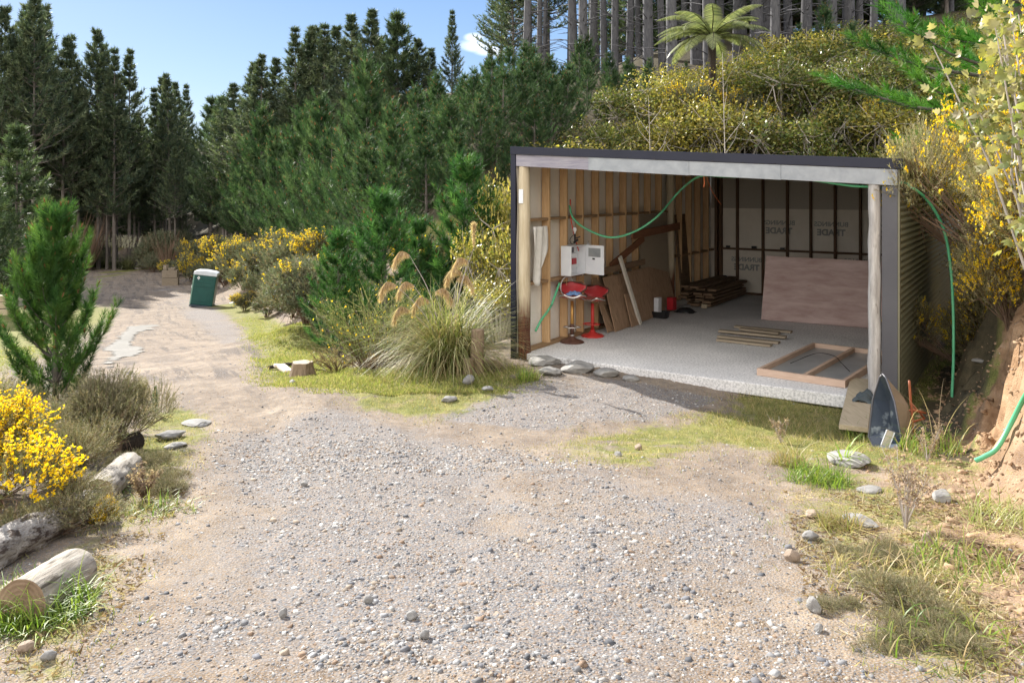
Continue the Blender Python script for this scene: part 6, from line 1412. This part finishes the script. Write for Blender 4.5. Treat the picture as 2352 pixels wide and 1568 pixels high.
# loose stones
def stones(n, xr, yr, s0, seed, base, lab, pw=1.6, clay=False):
    r = np.random.default_rng(seed); Y = yr[0] + (yr[1] - yr[0]) * r.random(n) ** pw; X = r.uniform(-.68, .68, n) * Y
    g, gvv, c, _ = masks(X, Y); p = np.clip(base + .9 * gvv - .6 * g, .02, 1) * np.clip(.62 + 1.9 * fbm((X * .94 + Y * .34) * 1.9, (Y * .94 - X * .34) * .45, 4, 55) + 1.4 * fbm(X * 4, Y * 4, 3, 56), .05, 1); uu = (X - SO[0]) * UX + (Y - SO[1]) * UY; vv = (X - SO[0]) * VX + (Y - SO[1]) * VY
    if clay:
        d_, b_ = footdist(X, Y); p = b_ * sstep(-1.1, -.1, d_) * sstep(2.2, 1.4, d_) * (.3 + vnoise(X * 4, Y * 4, 88))
    ok = (r.random(n) < p) & ~((uu > -.05) & (uu < SW + .05) & (vv > -.02) & (vv < SD)); X = X[ok]; Y = Y[ok]; c = c[ok]; n = len(X); Z = zt(X, Y)
    S = s0 * np.exp(r.normal(size=n) * .5) * (1 + .6 * (r.random(n) < .04)); S = np.minimum(S, .075 if clay else .034)
    K = np.array([(-1, -1, -1), (1, -1, -1), (1, 1, -1), (-1, 1, -1), (-1, -1, 1), (1, -1, 1), (1, 1, 1), (-1, 1, 1)], float) * .62
    P = K[None] * (1 + .45 * (r.random((n, 8, 3)) - .5)); P[:, 4:, :2] *= .72; A_ = .5 + .6 * r.random((n, 1, 3)); A_[:, :, 2] *= .5; P = P * A_
    a = r.random(n) * 6.28; ca, sa = np.cos(a)[:, None], np.sin(a)[:, None]; x = P[..., 0] * ca - P[..., 1] * sa; y = P[..., 0] * sa + P[..., 1] * ca; tl = r.normal(size=(n, 1)) * .25
    z = P[..., 2] + x * tl; P = np.stack([x, y, z], -1) * S[:, None, None] + np.stack([X, Y, Z - S * .02], 1)[:, None]
    Q = np.array([(0, 3, 2, 1), (4, 5, 6, 7), (0, 1, 5, 4), (1, 2, 6, 5), (2, 3, 7, 6), (3, 0, 4, 7)]); Fc = (np.arange(n)[:, None, None] * 8 + Q[None]).reshape(-1, 4)
    cols = np.array([(.14, .142, .155), (.205, .204, .208), (.29, .288, .284), (.085, .09, .10), (.36, .35, .33), (.28, .225, .17), (.22, .15, .10), (.52, .50, .47)]); pr_ = np.array([.13, .17, .16, .08, .11, .20, .10, .05]); k = r.choice(8, n, p=pr_)
    if clay: cols = cols * 0 + np.array([.32, .21, .125]); S = S * 1.0
    k = np.where((r.random(n) < c * .7), r.choice([5, 6, 5, 1], n), k); C = cols[k] * (1 + .15 * r.normal(size=(n, 1)))
    o = link('gravel', npmesh('gravel', P.reshape(-1, 3), Fc, ['stone'], C=np.repeat(np.clip(C, .02, 1), 8, 0))); tag(o, lab, 'gravel', kind='stuff'); print('stones', n)
stones(170000, (0, 0), (2.4, 8), .0072, 1, .16, 'loose grey and tan gravel on the near ground', 1.3)
stones(90000, (0, 0), (6.5, 15), .0105, 2, .10, 'finer loose gravel on the middle ground', 1.2)
stones(4500, (0, 0), (2.4, 10), .019, 3, .16, 'larger scattered stones on the near ground', 1.4)

for p_ in young + small + mature + bushy + tall + g_mid + g_far + lb_ + [near, g_near, g_near2]:
    if not p_.used:
        for c_ in list(p_.t.children): bpy.data.objects.remove(c_)
        bpy.data.objects.remove(p_.t)
stones(60000, (0, 0), (3.5, 19), .020, 5, .3, 'crumbled clay clods on the cut bank', 1.3, True)
def litter(n, polys, seed, lab, cols, L, W):
    r = np.random.default_rng(seed); out = []
    for poly in polys:
        xs_ = [p[0] for p in poly]; ys_ = [p[1] for p in poly]; X = r.uniform(min(xs_), max(xs_), n); Y = r.uniform(min(ys_), max(ys_), n); ok = pip(X, Y, poly) & (fbm(X * 2, Y * 2, 3, seed) > -.08); out.append(np.stack([X[ok], Y[ok]], 1))
    P = np.concatenate(out); n = len(P); Z = zt(P[:, 0], P[:, 1]) + .008; D = unit(np.stack([r.normal(size=n), r.normal(size=n), r.normal(size=n) * .18 + .05], 1))
    V, Fc = tri_blades(np.column_stack([P, Z]), D, L * (.4 + r.random(n)), W, r); o = link('litter', npmesh('litter', V, Fc, ['plume'], C=vcol(r, n, 3, cols, .2))); tag(o, lab, 'litter', kind='stuff')
LP = [wpoly([(385, 1000), (470, 1040), (400, 1200), (300, 1380), (150, 1560), (0, 1560), (60, 1400), (200, 1300), (300, 1100)]), wpoly([(1800, 1130), (2350, 1130), (2350, 1560), (2000, 1560), (1850, 1380)])]
litter(9000, LP, 71, 'brown leaf and twig litter on the verges', [(.16, .10, .06), (.26, .18, .11), (.34, .26, .17), (.10, .07, .05)], .035, .012)
litter(2600, LP, 72, 'dry straw lying on the verges', [(.50, .42, .28), (.42, .34, .22), (.55, .48, .34)], .14, .005)
# air: far things fade a little
M['air'] = None
ma = bpy.data.materials.new('air'); ma.use_nodes = True; nt = ma.node_tree; nt.nodes.clear(); o_ = nt.nodes.new('ShaderNodeOutputMaterial'); pv = nt.nodes.new('ShaderNodeVolumePrincipled')
pv.inputs['Color'].default_value = (.80, .88, 1, 1); pv.inputs['Density'].default_value = .0006; pv.inputs['Anisotropy'].default_value = .25; nt.links.new(pv.outputs[0], o_.inputs['Volume']); M['air'] = ma
hz = None and obj('haze', MB().box((-440, -45, -25), (520, 920, 90)), 'air')
